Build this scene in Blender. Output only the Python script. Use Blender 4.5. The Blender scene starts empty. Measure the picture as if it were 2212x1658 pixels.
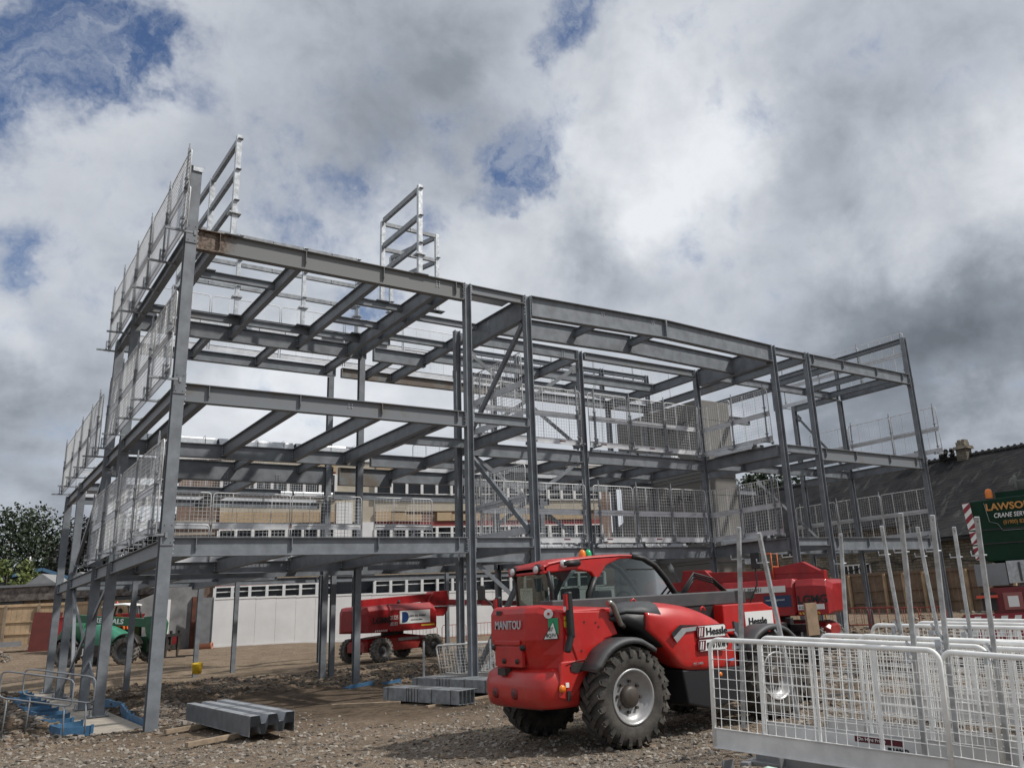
import bpy, math, random
import numpy as np
from math import radians, sin, cos, pi, sqrt, atan2
from mathutils import Vector, Matrix, noise as mnoise
random.seed(7)
rng = np.random.default_rng(11)
S = bpy.context.scene
COL = S.collection
# ------------------------------------------------------------ camera
PITCH, ROLL, YAW = radians(15.8948), radians(3.26715), radians(-37.6835)
CAM = Vector((-3.921, -20.780, 2.317))
_r = Vector((cos(YAW), sin(YAW), 0)); _f0 = Vector((-sin(YAW), cos(YAW), 0)); _z = Vector((0, 0, 1))
_fw = _f0*cos(PITCH) + _z*sin(PITCH); _up = -_f0*sin(PITCH) + _z*cos(PITCH)
_R = _r*cos(ROLL) - _up*sin(ROLL); _U = _r*sin(ROLL) + _up*cos(ROLL)
cd = bpy.data.cameras.new("camera"); cam = bpy.data.objects.new("camera", cd); COL.objects.link(cam)
mw = Matrix((( _R.x, _U.x, -_fw.x, CAM.x), (_R.y, _U.y, -_fw.y, CAM.y), (_R.z, _U.z, -_fw.z, CAM.z), (0, 0, 0, 1)))
cam.matrix_world = mw
cd.sensor_width = 36; cd.lens = 36*1786.01/2212; cd.shift_x = -152.15/2212; cd.shift_y = -38.27/2212
cd.clip_start = .1; cd.clip_end = 3000
S.camera = cam
# ------------------------------------------------------------ light
S.view_settings.view_transform = 'Standard'; S.view_settings.look = 'None'; S.view_settings.gamma = 1
S.view_settings.exposure = 0.05
SUN = Vector((0.50, -0.50, 0.80)).normalized()
sl = bpy.data.lights.new("sun", 'SUN'); sl.energy = 3.4; sl.angle = radians(1.5); sl.color = (1, .96, .9)
so = bpy.data.objects.new("sun", sl); COL.objects.link(so)
so.rotation_euler = SUN.to_track_quat('Z', 'Y').to_euler()
# ------------------------------------------------------------ world
W = bpy.data.worlds.new("World"); S.world = W; W.use_nodes = True
nt = W.node_tree; nt.nodes.clear(); N = nt.nodes.new; L = nt.links.new
out = N('ShaderNodeOutputWorld'); bg = N('ShaderNodeBackground'); L(bg.outputs[0], out.inputs[0])
sky = N('ShaderNodeTexSky'); sky.sky_type = 'NISHITA'; sky.sun_disc = False
sky.sun_elevation = math.asin(SUN.z); sky.sun_rotation = atan2(SUN.x, SUN.y)
sky.air_density = 1.3; sky.dust_density = .3; sky.ozone_density = 2
tc = N('ShaderNodeTexCoord')
def wm(op, a, b=None, c=None, clamp=False):
    n = N('ShaderNodeMath'); n.operation = op; n.use_clamp = clamp
    for i, v in enumerate((a, b, c)):
        if v is None: continue
        if isinstance(v, (int, float)): n.inputs[i].default_value = v
        else: L(v, n.inputs[i])
    return n.outputs[0]
def wv(op, a, b=None, sc=None):
    n = N('ShaderNodeVectorMath'); n.operation = op
    for i, v in enumerate((a, b)):
        if v is None: continue
        if isinstance(v, (tuple, list, Vector)): n.inputs[i].default_value = tuple(v)
        else: L(v, n.inputs[i])
    if sc is not None: n.inputs['Scale'].default_value = sc
    return n.outputs['Value'] if op in ('DISTANCE', 'DOT_PRODUCT', 'LENGTH') else n.outputs['Vector']
def wnoise(vec, scale, detail=5, rough=.55, dist=0.):
    n = N('ShaderNodeTexNoise'); n.inputs['Scale'].default_value = scale; n.inputs['Detail'].default_value = detail
    n.inputs['Roughness'].default_value = rough; n.inputs['Distortion'].default_value = dist; L(vec, n.inputs['Vector'])
    return n
dirv = tc.outputs['Generated']
n1 = wnoise(dirv, 4.5, 6, .6)
n1b = wnoise(dirv, 14, 5, .6)
warp = wv('ADD', dirv, wv('SCALE', wv('SUBTRACT', n1.outputs['Color'], (.5, .5, .5)), None, .22))
warp = wv('ADD', warp, wv('SCALE', wv('SUBTRACT', n1b.outputs['Color'], (.5, .5, .5)), None, .07))
def blob_sum(blobs):
    acc = None
    for (x, y, z, r, w) in blobs:
        d = wv('DISTANCE', warp, (x, y, z))
        m = N('ShaderNodeMapRange'); m.interpolation_type = 'SMOOTHSTEP'
        L(d, m.inputs[0]); m.inputs[1].default_value = r*1.5; m.inputs[2].default_value = r*.15
        m.inputs[3].default_value = 0; m.inputs[4].default_value = w
        acc = m.outputs[0] if acc is None else wm('ADD', acc, m.outputs[0])
    return acc
BLUE = [(0.117, 0.856, 0.504, 0.168, 0.22), (0.248, 0.858, 0.45, 0.134, 0.28), (0.019, 0.901, 0.434, 0.123, 0.25), (0.452, 0.737, 0.503, 0.095, 0.25), (0.035, 0.831, 0.555, 0.129, 0.25), (0.501, 0.622, 0.602, 0.095, 0.25), (0.037, 0.932, 0.36, 0.084, 0.2), (0.001, 0.831, 0.557, 0.067, 0.9), (0.041, 0.824, 0.564, 0.067, 0.95), (0.081, 0.823, 0.562, 0.05, 0.9), (0.099, 0.825, 0.556, 0.034, 0.5), (0.015, 0.929, 0.369, 0.042, 0.8), (0.033, 0.933, 0.36, 0.022, 0.5), (-0.005, 0.874, 0.486, 0.028, 0.5), (0.482, 0.626, 0.612, 0.045, 0.75), (0.508, 0.594, 0.624, 0.039, 0.8), (0.476, 0.661, 0.58, 0.034, 0.5), (0.48, 0.678, 0.557, 0.028, 0.4), (0.467, 0.738, 0.487, 0.048, 1.0), (0.423, 0.751, 0.508, 0.05, 0.45), (0.487, 0.701, 0.521, 0.034, 0.45), (0.453, 0.762, 0.462, 0.034, 0.4), (0.447, 0.733, 0.512, 0.034, 0.6), (0.488, 0.735, 0.471, 0.028, 0.7), (0.248, 0.872, 0.422, 0.042, 0.75), (0.22, 0.88, 0.421, 0.022, 0.5), (0.406, 0.8, 0.442, 0.034, 0.6), (0.383, 0.827, 0.412, 0.028, 0.6), (0.335, 0.802, 0.495, 0.039, 0.5), (0.314, 0.825, 0.47, 0.034, 0.3), (0.598, 0.553, 0.58, 0.02, 0.5), (0.638, 0.53, 0.558, 0.02, 0.5), (0.287, 0.888, 0.36, 0.034, 0.5), (0.332, 0.884, 0.33, 0.039, 0.9), (0.242, 0.895, 0.374, 0.034, 0.4), (0.364, 0.871, 0.331, 0.028, 0.5), (0.14, 0.802, 0.581, 0.034, 0.2)]
TONE = [(0.308, 0.749, 0.586, 0.146, -0.36), (0.367, 0.757, 0.541, 0.073, -0.14), (0.312, 0.807, 0.502, 0.067, -0.12), (0.829, 0.528, 0.184, 0.146, -0.42), (0.889, 0.401, 0.223, 0.134, -0.4), (0.859, 0.41, 0.306, 0.101, -0.35), (0.044, 0.982, 0.186, 0.09, -0.42), (0.076, 0.958, 0.276, 0.067, -0.2), (0.738, 0.473, 0.482, 0.14, -0.22), (0.786, 0.358, 0.504, 0.112, -0.12), (0.763, 0.546, 0.347, 0.095, -0.15), (0.599, 0.698, 0.392, 0.078, -0.25), (0.561, 0.72, 0.41, 0.045, -0.2), (0.169, 0.934, 0.313, 0.084, -0.15), (0.19, 0.865, 0.465, 0.073, -0.12), (0.619, 0.609, 0.497, 0.123, 0.42), (0.664, 0.539, 0.517, 0.067, 0.2), (0.609, 0.663, 0.435, 0.073, 0.3), (0.509, 0.686, 0.52, 0.045, 0.15), (0.839, 0.324, 0.437, 0.067, 0.25), (0.818, 0.426, 0.386, 0.084, 0.22), (0.784, 0.493, 0.377, 0.05, 0.12), (0.081, 0.852, 0.517, 0.067, 0.12), (0.039, 0.888, 0.459, 0.073, 0.05), (0.232, 0.792, 0.565, 0.062, 0.05), (0.328, 0.915, 0.237, 0.09, 0.3), (0.235, 0.947, 0.219, 0.09, 0.3), (0.447, 0.859, 0.248, 0.112, 0.12), (0.509, 0.763, 0.398, 0.05, 0.15), (0.751, 0.627, 0.209, 0.112, -0.15), (0.452, 0.808, 0.378, 0.05, 0.1), (0.038, 0.954, 0.298, 0.034, 0.2), (0.898, 0.407, 0.164, 0.067, 0.2), (0.673, 0.644, 0.364, 0.067, -0.1)]
sep = N('ShaderNodeSeparateXYZ'); L(dirv, sep.inputs[0])
zc = wm('ADD', wm('MAXIMUM', sep.outputs[2], 0.), .22)
pv = N('ShaderNodeCombineXYZ'); L(wm('DIVIDE', sep.outputs[0], zc), pv.inputs[0]); L(wm('DIVIDE', sep.outputs[1], zc), pv.inputs[1])
c1 = wnoise(pv.outputs[0], 1.6, 7, .52, .15)
c2 = wnoise(pv.outputs[0], 5.0, 7, .55, .2)
c3 = wnoise(dirv, 9.0, 6, .6, .3)
blue = blob_sum(BLUE)
tone = blob_sum(TONE)
wisp = wm('ADD', wm('MULTIPLY', wm('SUBTRACT', c2.outputs[0], .5), 1.0), wm('MULTIPLY', wm('SUBTRACT', c3.outputs[0], .5), 2.0))
c4 = wnoise(dirv, 26.0, 5, .65, .4)
bl = wm('ADD', wm('ADD', wm('MULTIPLY', blue, .95), wm('ADD', wm('MULTIPLY', wisp, 1.5), wm('MULTIPLY', wm('SUBTRACT', c4.outputs[0], .5), .9))), -.20)
bm = N('ShaderNodeMapRange'); bm.interpolation_type = 'SMOOTHSTEP'; L(bl, bm.inputs[0]); bm.inputs[1].default_value = -.05; bm.inputs[2].default_value = 1.35
br = wm('ADD', wm('ADD', wm('MULTIPLY', wm('SUBTRACT', c1.outputs[0], .5), .22), wm('ADD', wm('MULTIPLY', wm('SUBTRACT', c2.outputs[0], .5), .38), wm('MULTIPLY', wm('SUBTRACT', c3.outputs[0], .5), .55))), wm('ADD', wm('MULTIPLY', tone, .74), .67))
cr = N('ShaderNodeValToRGB'); L(br, cr.inputs[0])
e = cr.color_ramp.elements; e[0].position = 0.; e[0].color = (.15, .168, .195, 1); e[1].position = 1.; e[1].color = (.80, .83, .87, 1)
x = e.new(.30); x.color = (.26, .29, .335, 1)
x = e.new(.55); x.color = (.45, .485, .54, 1)
x = e.new(.78); x.color = (.64, .67, .715, 1)
skyc = N('ShaderNodeMix'); skyc.data_type = 'RGBA'; skyc.blend_type = 'MULTIPLY'; skyc.inputs[0].default_value = 1
L(sky.outputs[0], skyc.inputs[6]); skyc.inputs[7].default_value = (.058, .064, .080, 1)
c5 = wnoise(warp, 11.0, 8, .62, .5)
vl = N('ShaderNodeMapRange'); vl.interpolation_type = 'SMOOTHSTEP'; L(c5.outputs[0], vl.inputs[0]); vl.inputs[1].default_value = .64; vl.inputs[2].default_value = .40; vl.inputs[3].default_value = .48; vl.inputs[4].default_value = 1.
mx = N('ShaderNodeMix'); mx.data_type = 'RGBA'; L(wm('MULTIPLY', bm.outputs[0], vl.outputs[0]), mx.inputs[0]); L(cr.outputs[0], mx.inputs[6]); L(skyc.outputs[2], mx.inputs[7])
# below the horizon: dull ground colour
hz = N('ShaderNodeMapRange'); L(sep.outputs[2], hz.inputs[0]); hz.inputs[1].default_value = -.02; hz.inputs[2].default_value = .0
mx2 = N('ShaderNodeMix'); mx2.data_type = 'RGBA'; L(hz.outputs[0], mx2.inputs[0]); mx2.inputs[6].default_value = (.08, .075, .07, 1); L(mx.outputs[2], mx2.inputs[7])
L(mx2.outputs[2], bg.inputs[0]); bg.inputs[1].default_value = 1.0

# ------------------------------------------------------------ materials
MATS = {}
def mat(name, col, rough=.6, metal=0., var=.0, vscale=6., bump=0., bscale=40., col2=None, spec=.5, coord='Object', coat=0., detail=4):
    if name in MATS: return MATS[name]
    m = bpy.data.materials.new(name); m.use_nodes = True; t = m.node_tree; b = t.nodes['Principled BSDF']
    b.inputs['Roughness'].default_value = rough; b.inputs['Metallic'].default_value = metal
    b.inputs['Specular IOR Level'].default_value = spec
    if coat: b.inputs['Coat Weight'].default_value = coat; b.inputs['Coat Roughness'].default_value = .08
    b.inputs['Base Color'].default_value = (*col, 1)
    c = t.nodes.new('ShaderNodeTexCoord')
    if var or col2:
        n = t.nodes.new('ShaderNodeTexNoise'); n.inputs['Scale'].default_value = vscale; n.inputs['Detail'].default_value = detail; n.inputs['Roughness'].default_value = .6
        t.links.new(c.outputs[coord], n.inputs['Vector'])
        r = t.nodes.new('ShaderNodeValToRGB'); t.links.new(n.outputs[0], r.inputs[0])
        r.color_ramp.elements[0].position = .35; r.color_ramp.elements[1].position = .65
        a = tuple(max(0, k*(1-var)) for k in col); d = col2 if col2 else tuple(min(1, k*(1+var)) for k in col)
        r.color_ramp.elements[0].color = (*a, 1); r.color_ramp.elements[1].color = (*d, 1)
        t.links.new(r.outputs[0], b.inputs['Base Color'])
        rr = t.nodes.new('ShaderNodeMapRange'); t.links.new(n.outputs[0], rr.inputs[0]); rr.inputs[3].default_value = max(.04, rough-.1); rr.inputs[4].default_value = min(1, rough+.12)
        t.links.new(rr.outputs[0], b.inputs['Roughness'])
    if bump:
        n2 = t.nodes.new('ShaderNodeTexNoise'); n2.inputs['Scale'].default_value = bscale; n2.inputs['Detail'].default_value = 5
        t.links.new(c.outputs[coord], n2.inputs['Vector'])
        bp = t.nodes.new('ShaderNodeBump'); bp.inputs['Strength'].default_value = bump; bp.inputs['Distance'].default_value = .02
        t.links.new(n2.outputs[0], bp.inputs['Height']); t.links.new(bp.outputs[0], b.inputs['Normal'])
    MATS[name] = m; return m
STEEL = mat('steel_primer', (.172, .187, .205), .48, 0, .20, 2.6, .06, 30, spec=.45, detail=9)
def dusty(m, dust=(.20, .15, .11), amt=.55, zlo=.2, zhi=1.5, sc=3.5):
    t = m.node_tree; b = t.nodes['Principled BSDF']; inp = b.inputs['Base Color']; c = t.nodes.new('ShaderNodeTexCoord')
    n = t.nodes.new('ShaderNodeTexNoise'); n.inputs['Scale'].default_value = sc; n.inputs['Detail'].default_value = 9; n.inputs['Roughness'].default_value = .72; t.links.new(c.outputs['Object'], n.inputs['Vector'])
    s = t.nodes.new('ShaderNodeSeparateXYZ'); t.links.new(c.outputs['Object'], s.inputs[0])
    h = t.nodes.new('ShaderNodeMapRange'); t.links.new(s.outputs[2], h.inputs[0]); h.inputs[1].default_value = zlo; h.inputs[2].default_value = zhi; h.inputs[3].default_value = .30; h.inputs[4].default_value = 0.
    a = t.nodes.new('ShaderNodeMath'); t.links.new(n.outputs[0], a.inputs[0]); t.links.new(h.outputs[0], a.inputs[1])
    r = t.nodes.new('ShaderNodeMapRange'); t.links.new(a.outputs[0], r.inputs[0]); r.inputs[1].default_value = .52; r.inputs[2].default_value = .82; r.inputs[4].default_value = amt
    mx_ = t.nodes.new('ShaderNodeMix'); mx_.data_type = 'RGBA'; t.links.new(r.outputs[0], mx_.inputs[0])
    if inp.links: t.links.new(inp.links[0].from_socket, mx_.inputs[6])
    else: mx_.inputs[6].default_value = inp.default_value
    mx_.inputs[7].default_value = (*dust, 1); t.links.new(mx_.outputs[2], inp)
    return m
def rusty(name, lo, hi, xend=None):
    if name in MATS: return MATS[name]
    m = mat(name, (.172, .187, .205), .55, spec=.4); t = m.node_tree; b = t.nodes['Principled BSDF']
    c = t.nodes.new('ShaderNodeTexCoord'); n = t.nodes.new('ShaderNodeTexNoise'); n.inputs['Scale'].default_value = 1.1; n.inputs['Detail'].default_value = 6; n.inputs['Roughness'].default_value = .65
    t.links.new(c.outputs['Object'], n.inputs['Vector'])
    r = t.nodes.new('ShaderNodeValToRGB'); t.links.new(n.outputs[0], r.inputs[0]); e = r.color_ramp.elements
    e[0].position = lo; e[0].color = (.172, .185, .20, 1); e[1].position = hi; e[1].color = (.135, .105, .085, 1)
    k = e.new((lo+hi)/2); k.color = (.16, .145, .125, 1)
    if xend:
        sx = t.nodes.new('ShaderNodeSeparateXYZ'); t.links.new(c.outputs['Object'], sx.inputs[0]); a_ = t.nodes.new('ShaderNodeMath'); a_.operation = 'MULTIPLY_ADD'; t.links.new(n.outputs[0], a_.inputs[0]); a_.inputs[1].default_value = 1.6; t.links.new(sx.outputs[0], a_.inputs[2])
        mr = t.nodes.new('ShaderNodeMapRange'); t.links.new(a_.outputs[0], mr.inputs[0]); mr.inputs[1].default_value = xend+.95; mr.inputs[2].default_value = xend+.55
        n3 = t.nodes.new('ShaderNodeTexNoise'); n3.inputs['Scale'].default_value = 14; n3.inputs['Detail'].default_value = 6; t.links.new(c.outputs['Object'], n3.inputs['Vector'])
        r3 = t.nodes.new('ShaderNodeValToRGB'); t.links.new(n3.outputs[0], r3.inputs[0]); r3.color_ramp.elements[0].position = .4; r3.color_ramp.elements[0].color = (.06, .038, .026, 1); r3.color_ramp.elements[1].position = .62; r3.color_ramp.elements[1].color = (.20, .15, .115, 1)
        mx3 = t.nodes.new('ShaderNodeMix'); mx3.data_type = 'RGBA'; t.links.new(mr.outputs[0], mx3.inputs[0]); mx3.inputs[6].default_value = (.168, .172, .172, 1); t.links.new(r3.outputs[0], mx3.inputs[7]); t.links.new(mx3.outputs[2], b.inputs['Base Color']); return m
    t.links.new(r.outputs[0], b.inputs['Base Color']); return m
RUST = rusty('steel_rust_stained', .55, .72)
RUST2 = rusty('steel_brown_stained', .56, .85)
GALV = mat('galvanised_steel', (.46, .48, .50), .42, .55, .22, 9, .05, 60)
GALVD = mat('weathered_galvanised_steel', (.24, .255, .27), .5, .2, .25, 6, .05, 50)
BOLT = mat('bolt_zinc', (.6, .62, .64), .3, .7)
WMESH = mat('barrier_grey_paint', (.62, .63, .64), .45, .15, .12, 5)
WTOE = mat('toe_board_grey_white', (.56, .57, .59), .42, .15, .15, 2.2, .03, 20)
WHITE = mat('white_powder_coat', (.82, .82, .80), .4, .0, .10, 5)
WHITET = mat('white_toe_board', (.66, .66, .65), .42, .1, .12, 3, .03, 15)
RED = mat('red_machine_paint', (.44, .012, .010), .36, 0, .10, 3, 0, coat=.2)
RED2 = mat('dull_red_machine_paint', (.30, .008, .011), .42, 0, .2, 2.5, 0, coat=.1)
DRED = mat('dark_red_paint', (.14, .012, .015), .45, 0, .2, 3)
BLACK = mat('black_plastic', (.012, .012, .013), .5, 0, .2, 8)
DGREY = mat('dark_grey_plastic', (.055, .058, .062), .55, 0, .15, 5, .05, 90)
RUBBER = mat('tyre_rubber', (.040, .037, .034), .8, 0, .3, 7, .25, 60, col2=(.075, .068, .058))
RUBBERD = mat('dusty_tyre_rubber', (.10, .095, .088), .85, 0, .3, 7, .25, 60, col2=(.22, .205, .185))
RIM = mat('grey_rim_paint', (.36, .37, .38), .35, .3, .12, 8)
DRIM = mat('dark_rim_paint', (.06, .06, .062), .5, .2, .3, 8)
TIMBER = mat('bearer_timber', (.26, .20, .14), .85, 0, .25, 6, .2, 60)
TIMBF = mat('fence_boards', (.40, .29, .18), .85, 0, .22, 1.5, .15, 40)
TIMBP = mat('fence_posts', (.23, .18, .13), .85, 0, .2, 3, .15, 40)
TIMBD = mat('shaded_fence_boards', (.19, .135, .095), .85, 0, .2, 1.5, .15, 40)  # cloud shade over the right fence put into the board colour
OSB = mat('osb_board', (.40, .30, .19), .85, 0, .14, 14, .05, 60)
HOARD = mat('white_hoarding', (.66, .66, .66), .55, 0, .06, .7, .02, 8)
WFRAME = mat('white_window_frame', (.66, .66, .65), .5, 0, .05, 4)
REDP = mat('maroon_panel', (.20, .035, .03), .6, 0, .12, 3)
CONC = mat('concrete', (.34, .30, .25), .9, 0, .14, 2.5, .3, 30)
CORE = mat('core_cladding_panel', (.175, .168, .155), .7, 0, .08, 1.2, .04, 12)
BLUEP = mat('blue_formwork', (.045, .13, .24), .6, 0, .2, 5, .1, 20)
YELL = mat('yellow_plastic', (.62, .42, .02), .45, 0, .1, 5)
ORANGE = mat('orange_plastic', (.62, .14, .03), .5, 0, .15, 5)
GREEN = mat('dark_green_paint', (.012, .10, .045), .38, 0, .15, 3, coat=.2)
GREENL = mat('light_green_paint', (.045, .22, .14), .45, 0, .15, 3, coat=.1)
CGREEN = mat('crane_green_paint', (.004, .028, .014), .55, 0, .2, 2, spec=.2)
GREYP = mat('grey_sheet_metal', (.20, .205, .215), .5, .2, .12, 2)
TERRA = mat('clay_pipe', (.42, .17, .10), .7, 0, .12, 6)
SKIN = mat('skin', (.45, .27, .2), .6)
WHITEL = mat('white_lettering', (.75, .75, .73), .5)
SILVL = mat('silver_lettering', (.5, .5, .52), .35, .3)
GOLDL = mat('orange_gold_lettering', (.50, .24, .06), .5)
BLACKL = mat('black_lettering', (.012, .012, .014), .5)
BLUEL = mat('blue_logo', (.01, .04, .14), .4)
MAROONL = mat('maroon_label', (.10, .008, .016), .5)
YELLL = mat('yellow_marking', (.6, .42, .03), .5)
GREENS = mat('green_sticker', (.02, .28, .12), .5)
LAMP = mat('clear_lamp_lens', (.62, .62, .62), .15, .3)
REDLENS = mat('red_lamp_lens', (.35, .01, .01), .2)
AMBER = mat('amber_lens', (.75, .20, .02), .25)
GREENLENS = mat('green_lens', (.02, .42, .16), .2)
DECK = mat('decking_galvanised', (.30, .315, .335), .5, .12, .16, 4, .04, 40)
DECKE = mat('decking_bright_edge', (.62, .64, .66), .35, .45, .12, 20)
CHROME = mat('exhaust_steel', (.30, .28, .25), .3, .8)
def brickmat(name, c1, c2, mort, sc=1., bw=.22, rh=.075, rough=.9, bump=.4):
    m = bpy.data.materials.new(name); m.use_nodes = True; t = m.node_tree; b = t.nodes['Principled BSDF']; b.inputs['Roughness'].default_value = rough
    c = t.nodes.new('ShaderNodeTexCoord'); s = t.nodes.new('ShaderNodeSeparateXYZ'); t.links.new(c.outputs['Object'], s.inputs[0])
    a = t.nodes.new('ShaderNodeMath'); a.operation = 'ADD'; t.links.new(s.outputs[0], a.inputs[0]); t.links.new(s.outputs[1], a.inputs[1])
    cb = t.nodes.new('ShaderNodeCombineXYZ'); t.links.new(a.outputs[0], cb.inputs[0]); t.links.new(s.outputs[2], cb.inputs[1])
    br = t.nodes.new('ShaderNodeTexBrick'); t.links.new(cb.outputs[0], br.inputs['Vector'])
    br.inputs['Scale'].default_value = sc; br.inputs['Brick Width'].default_value = bw; br.inputs['Row Height'].default_value = rh
    br.inputs['Mortar Size'].default_value = .008*(bw/.22); br.inputs['Color1'].default_value = (*c1, 1); br.inputs['Color2'].default_value = (*c2, 1); br.inputs['Mortar'].default_value = (*mort, 1)
    n = t.nodes.new('ShaderNodeTexNoise'); n.inputs['Scale'].default_value = .9; n.inputs['Detail'].default_value = 6; t.links.new(c.outputs['Object'], n.inputs['Vector'])
    mr = t.nodes.new('ShaderNodeMapRange'); t.links.new(n.outputs[0], mr.inputs[0]); mr.inputs[1].default_value = .3; mr.inputs[2].default_value = .7; mr.inputs[3].default_value = .65; mr.inputs[4].default_value = 1.3
    mm = t.nodes.new('ShaderNodeMix'); mm.data_type = 'RGBA'; mm.blend_type = 'MULTIPLY'; mm.inputs[0].default_value = 1; t.links.new(br.outputs[0], mm.inputs[6]); t.links.new(mr.outputs[0], mm.inputs[7])
    b.inputs['Specular IOR Level'].default_value = .12
    t.links.new(mm.outputs[2], b.inputs['Base Color'])
    bp = t.nodes.new('ShaderNodeBump'); bp.inputs['Strength'].default_value = bump; bp.inputs['Distance'].default_value = .02; t.links.new(br.outputs[0], bp.inputs['Height']); t.links.new(bp.outputs[0], b.inputs['Normal'])
    MATS[name] = m; return m
BRICK = brickmat('brown_brick', (.16, .095, .07), (.21, .135, .10), (.24, .21, .18))
BRICKB = brickmat('buff_brick', (.22, .17, .12), (.28, .22, .16), (.22, .2, .17))
STONE = brickmat('rubble_stone', (.13, .115, .09), (.24, .21, .165), (.07, .065, .055), bw=.5, rh=.17, bump=.9)
def slatemat():
    m = brickmat('roof_slate', (.016, .016, .018), (.032, .031, .031), (.006, .006, .006), bw=.34, rh=.20, bump=.8, rough=.75)
    t = m.node_tree; b = t.nodes['Principled BSDF']; src = b.inputs['Base Color'].links[0].from_socket
    c = t.nodes.new('ShaderNodeTexCoord'); mp = t.nodes.new('ShaderNodeMapping'); mp.inputs['Scale'].default_value = (.25, .9, .25); t.links.new(c.outputs['Object'], mp.inputs[0])
    n = t.nodes.new('ShaderNodeTexNoise'); n.inputs['Scale'].default_value = 1.4; n.inputs['Detail'].default_value = 8; n.inputs['Roughness'].default_value = .7; t.links.new(mp.outputs[0], n.inputs['Vector'])
    r = t.nodes.new('ShaderNodeValToRGB'); t.links.new(n.outputs[0], r.inputs[0]); r.color_ramp.elements[0].position = .55; r.color_ramp.elements[1].position = .72
    r.color_ramp.elements[0].color = (0, 0, 0, 1); r.color_ramp.elements[1].color = (1, 1, 1, 1)
    mm = t.nodes.new('ShaderNodeMix'); mm.data_type = 'RGBA'; t.links.new(r.outputs[0], mm.inputs[0]); t.links.new(src, mm.inputs[6]); mm.inputs[7].default_value = (.085, .085, .08, 1)
    t.links.new(mm.outputs[2], b.inputs['Base Color']); return m
SLATE = slatemat()
SLATEV = mat('mossy_slate_lead', (.05, .05, .05), .8, 0, .3, 4, .2, 20)
def glassmat(name, col, rough=.05, trans=False, alpha=1.):
    m = bpy.data.materials.new(name); m.use_nodes = True; b = m.node_tree.nodes['Principled BSDF']
    b.inputs['Base Color'].default_value = (*col, 1); b.inputs['Roughness'].default_value = rough
    if trans:
        t = m.node_tree; tr = t.nodes.new('ShaderNodeBsdfTransparent'); tr.inputs[0].default_value = (.50, .56, .54, 1)
        gl = t.nodes.new('ShaderNodeBsdfGlossy'); gl.inputs[0].default_value = (.8, .85, .85, 1); gl.inputs['Roughness'].default_value = .03
        fr = t.nodes.new('ShaderNodeFresnel'); fr.inputs[0].default_value = 1.5
        ad = t.nodes.new('ShaderNodeMath'); ad.operation = 'MULTIPLY'; t.links.new(fr.outputs[0], ad.inputs[0]); ad.inputs[1].default_value = .45
        mxs = t.nodes.new('ShaderNodeMixShader'); t.links.new(ad.outputs[0], mxs.inputs[0]); t.links.new(tr.outputs[0], mxs.inputs[1]); t.links.new(gl.outputs[0], mxs.inputs[2])
        t.links.new(mxs.outputs[0], t.nodes['Material Output'].inputs[0])
    MATS[name] = m; return m
GLASS = glassmat('cab_glass', (.02, .03, .03), trans=True)
DGLASS = glassmat('dark_window_glass', (.008, .010, .013), .08)
def leafmat(name, c1, c2, rough=.6):
    m = bpy.data.materials.new(name); m.use_nodes = True; t = m.node_tree; b = t.nodes['Principled BSDF']; b.inputs['Roughness'].default_value = rough
    g = t.nodes.new('ShaderNodeNewGeometry'); n = t.nodes.new('ShaderNodeTexNoise'); n.inputs['Scale'].default_value = .8; n.inputs['Detail'].default_value = 3
    t.links.new(g.outputs['Position'], n.inputs['Vector']); r = t.nodes.new('ShaderNodeValToRGB'); t.links.new(n.outputs[0], r.inputs[0])
    r.color_ramp.elements[0].position = .35; r.color_ramp.elements[1].position = .65; r.color_ramp.elements[0].color = (*c1, 1); r.color_ramp.elements[1].color = (*c2, 1)
    t.links.new(r.outputs[0], b.inputs['Base Color'])
    MATS[name] = m; return m
LEAF = leafmat('dark_foliage', (.014, .024, .010), (.032, .050, .018))
LEAFC = leafmat('copper_foliage', (.012, .014, .012), (.026, .026, .020))
LEAFY = leafmat('pale_foliage', (.06, .085, .02), (.15, .18, .05))
BARK = mat('bark', (.06, .05, .04), .9, 0, .2, 5, .3, 20)

for m_ in (RED, RED2, DGREY, BLACK, GREEN, GREENL, RIM): dusty(m_, amt=.20 if m_ is RED else .25)
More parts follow.
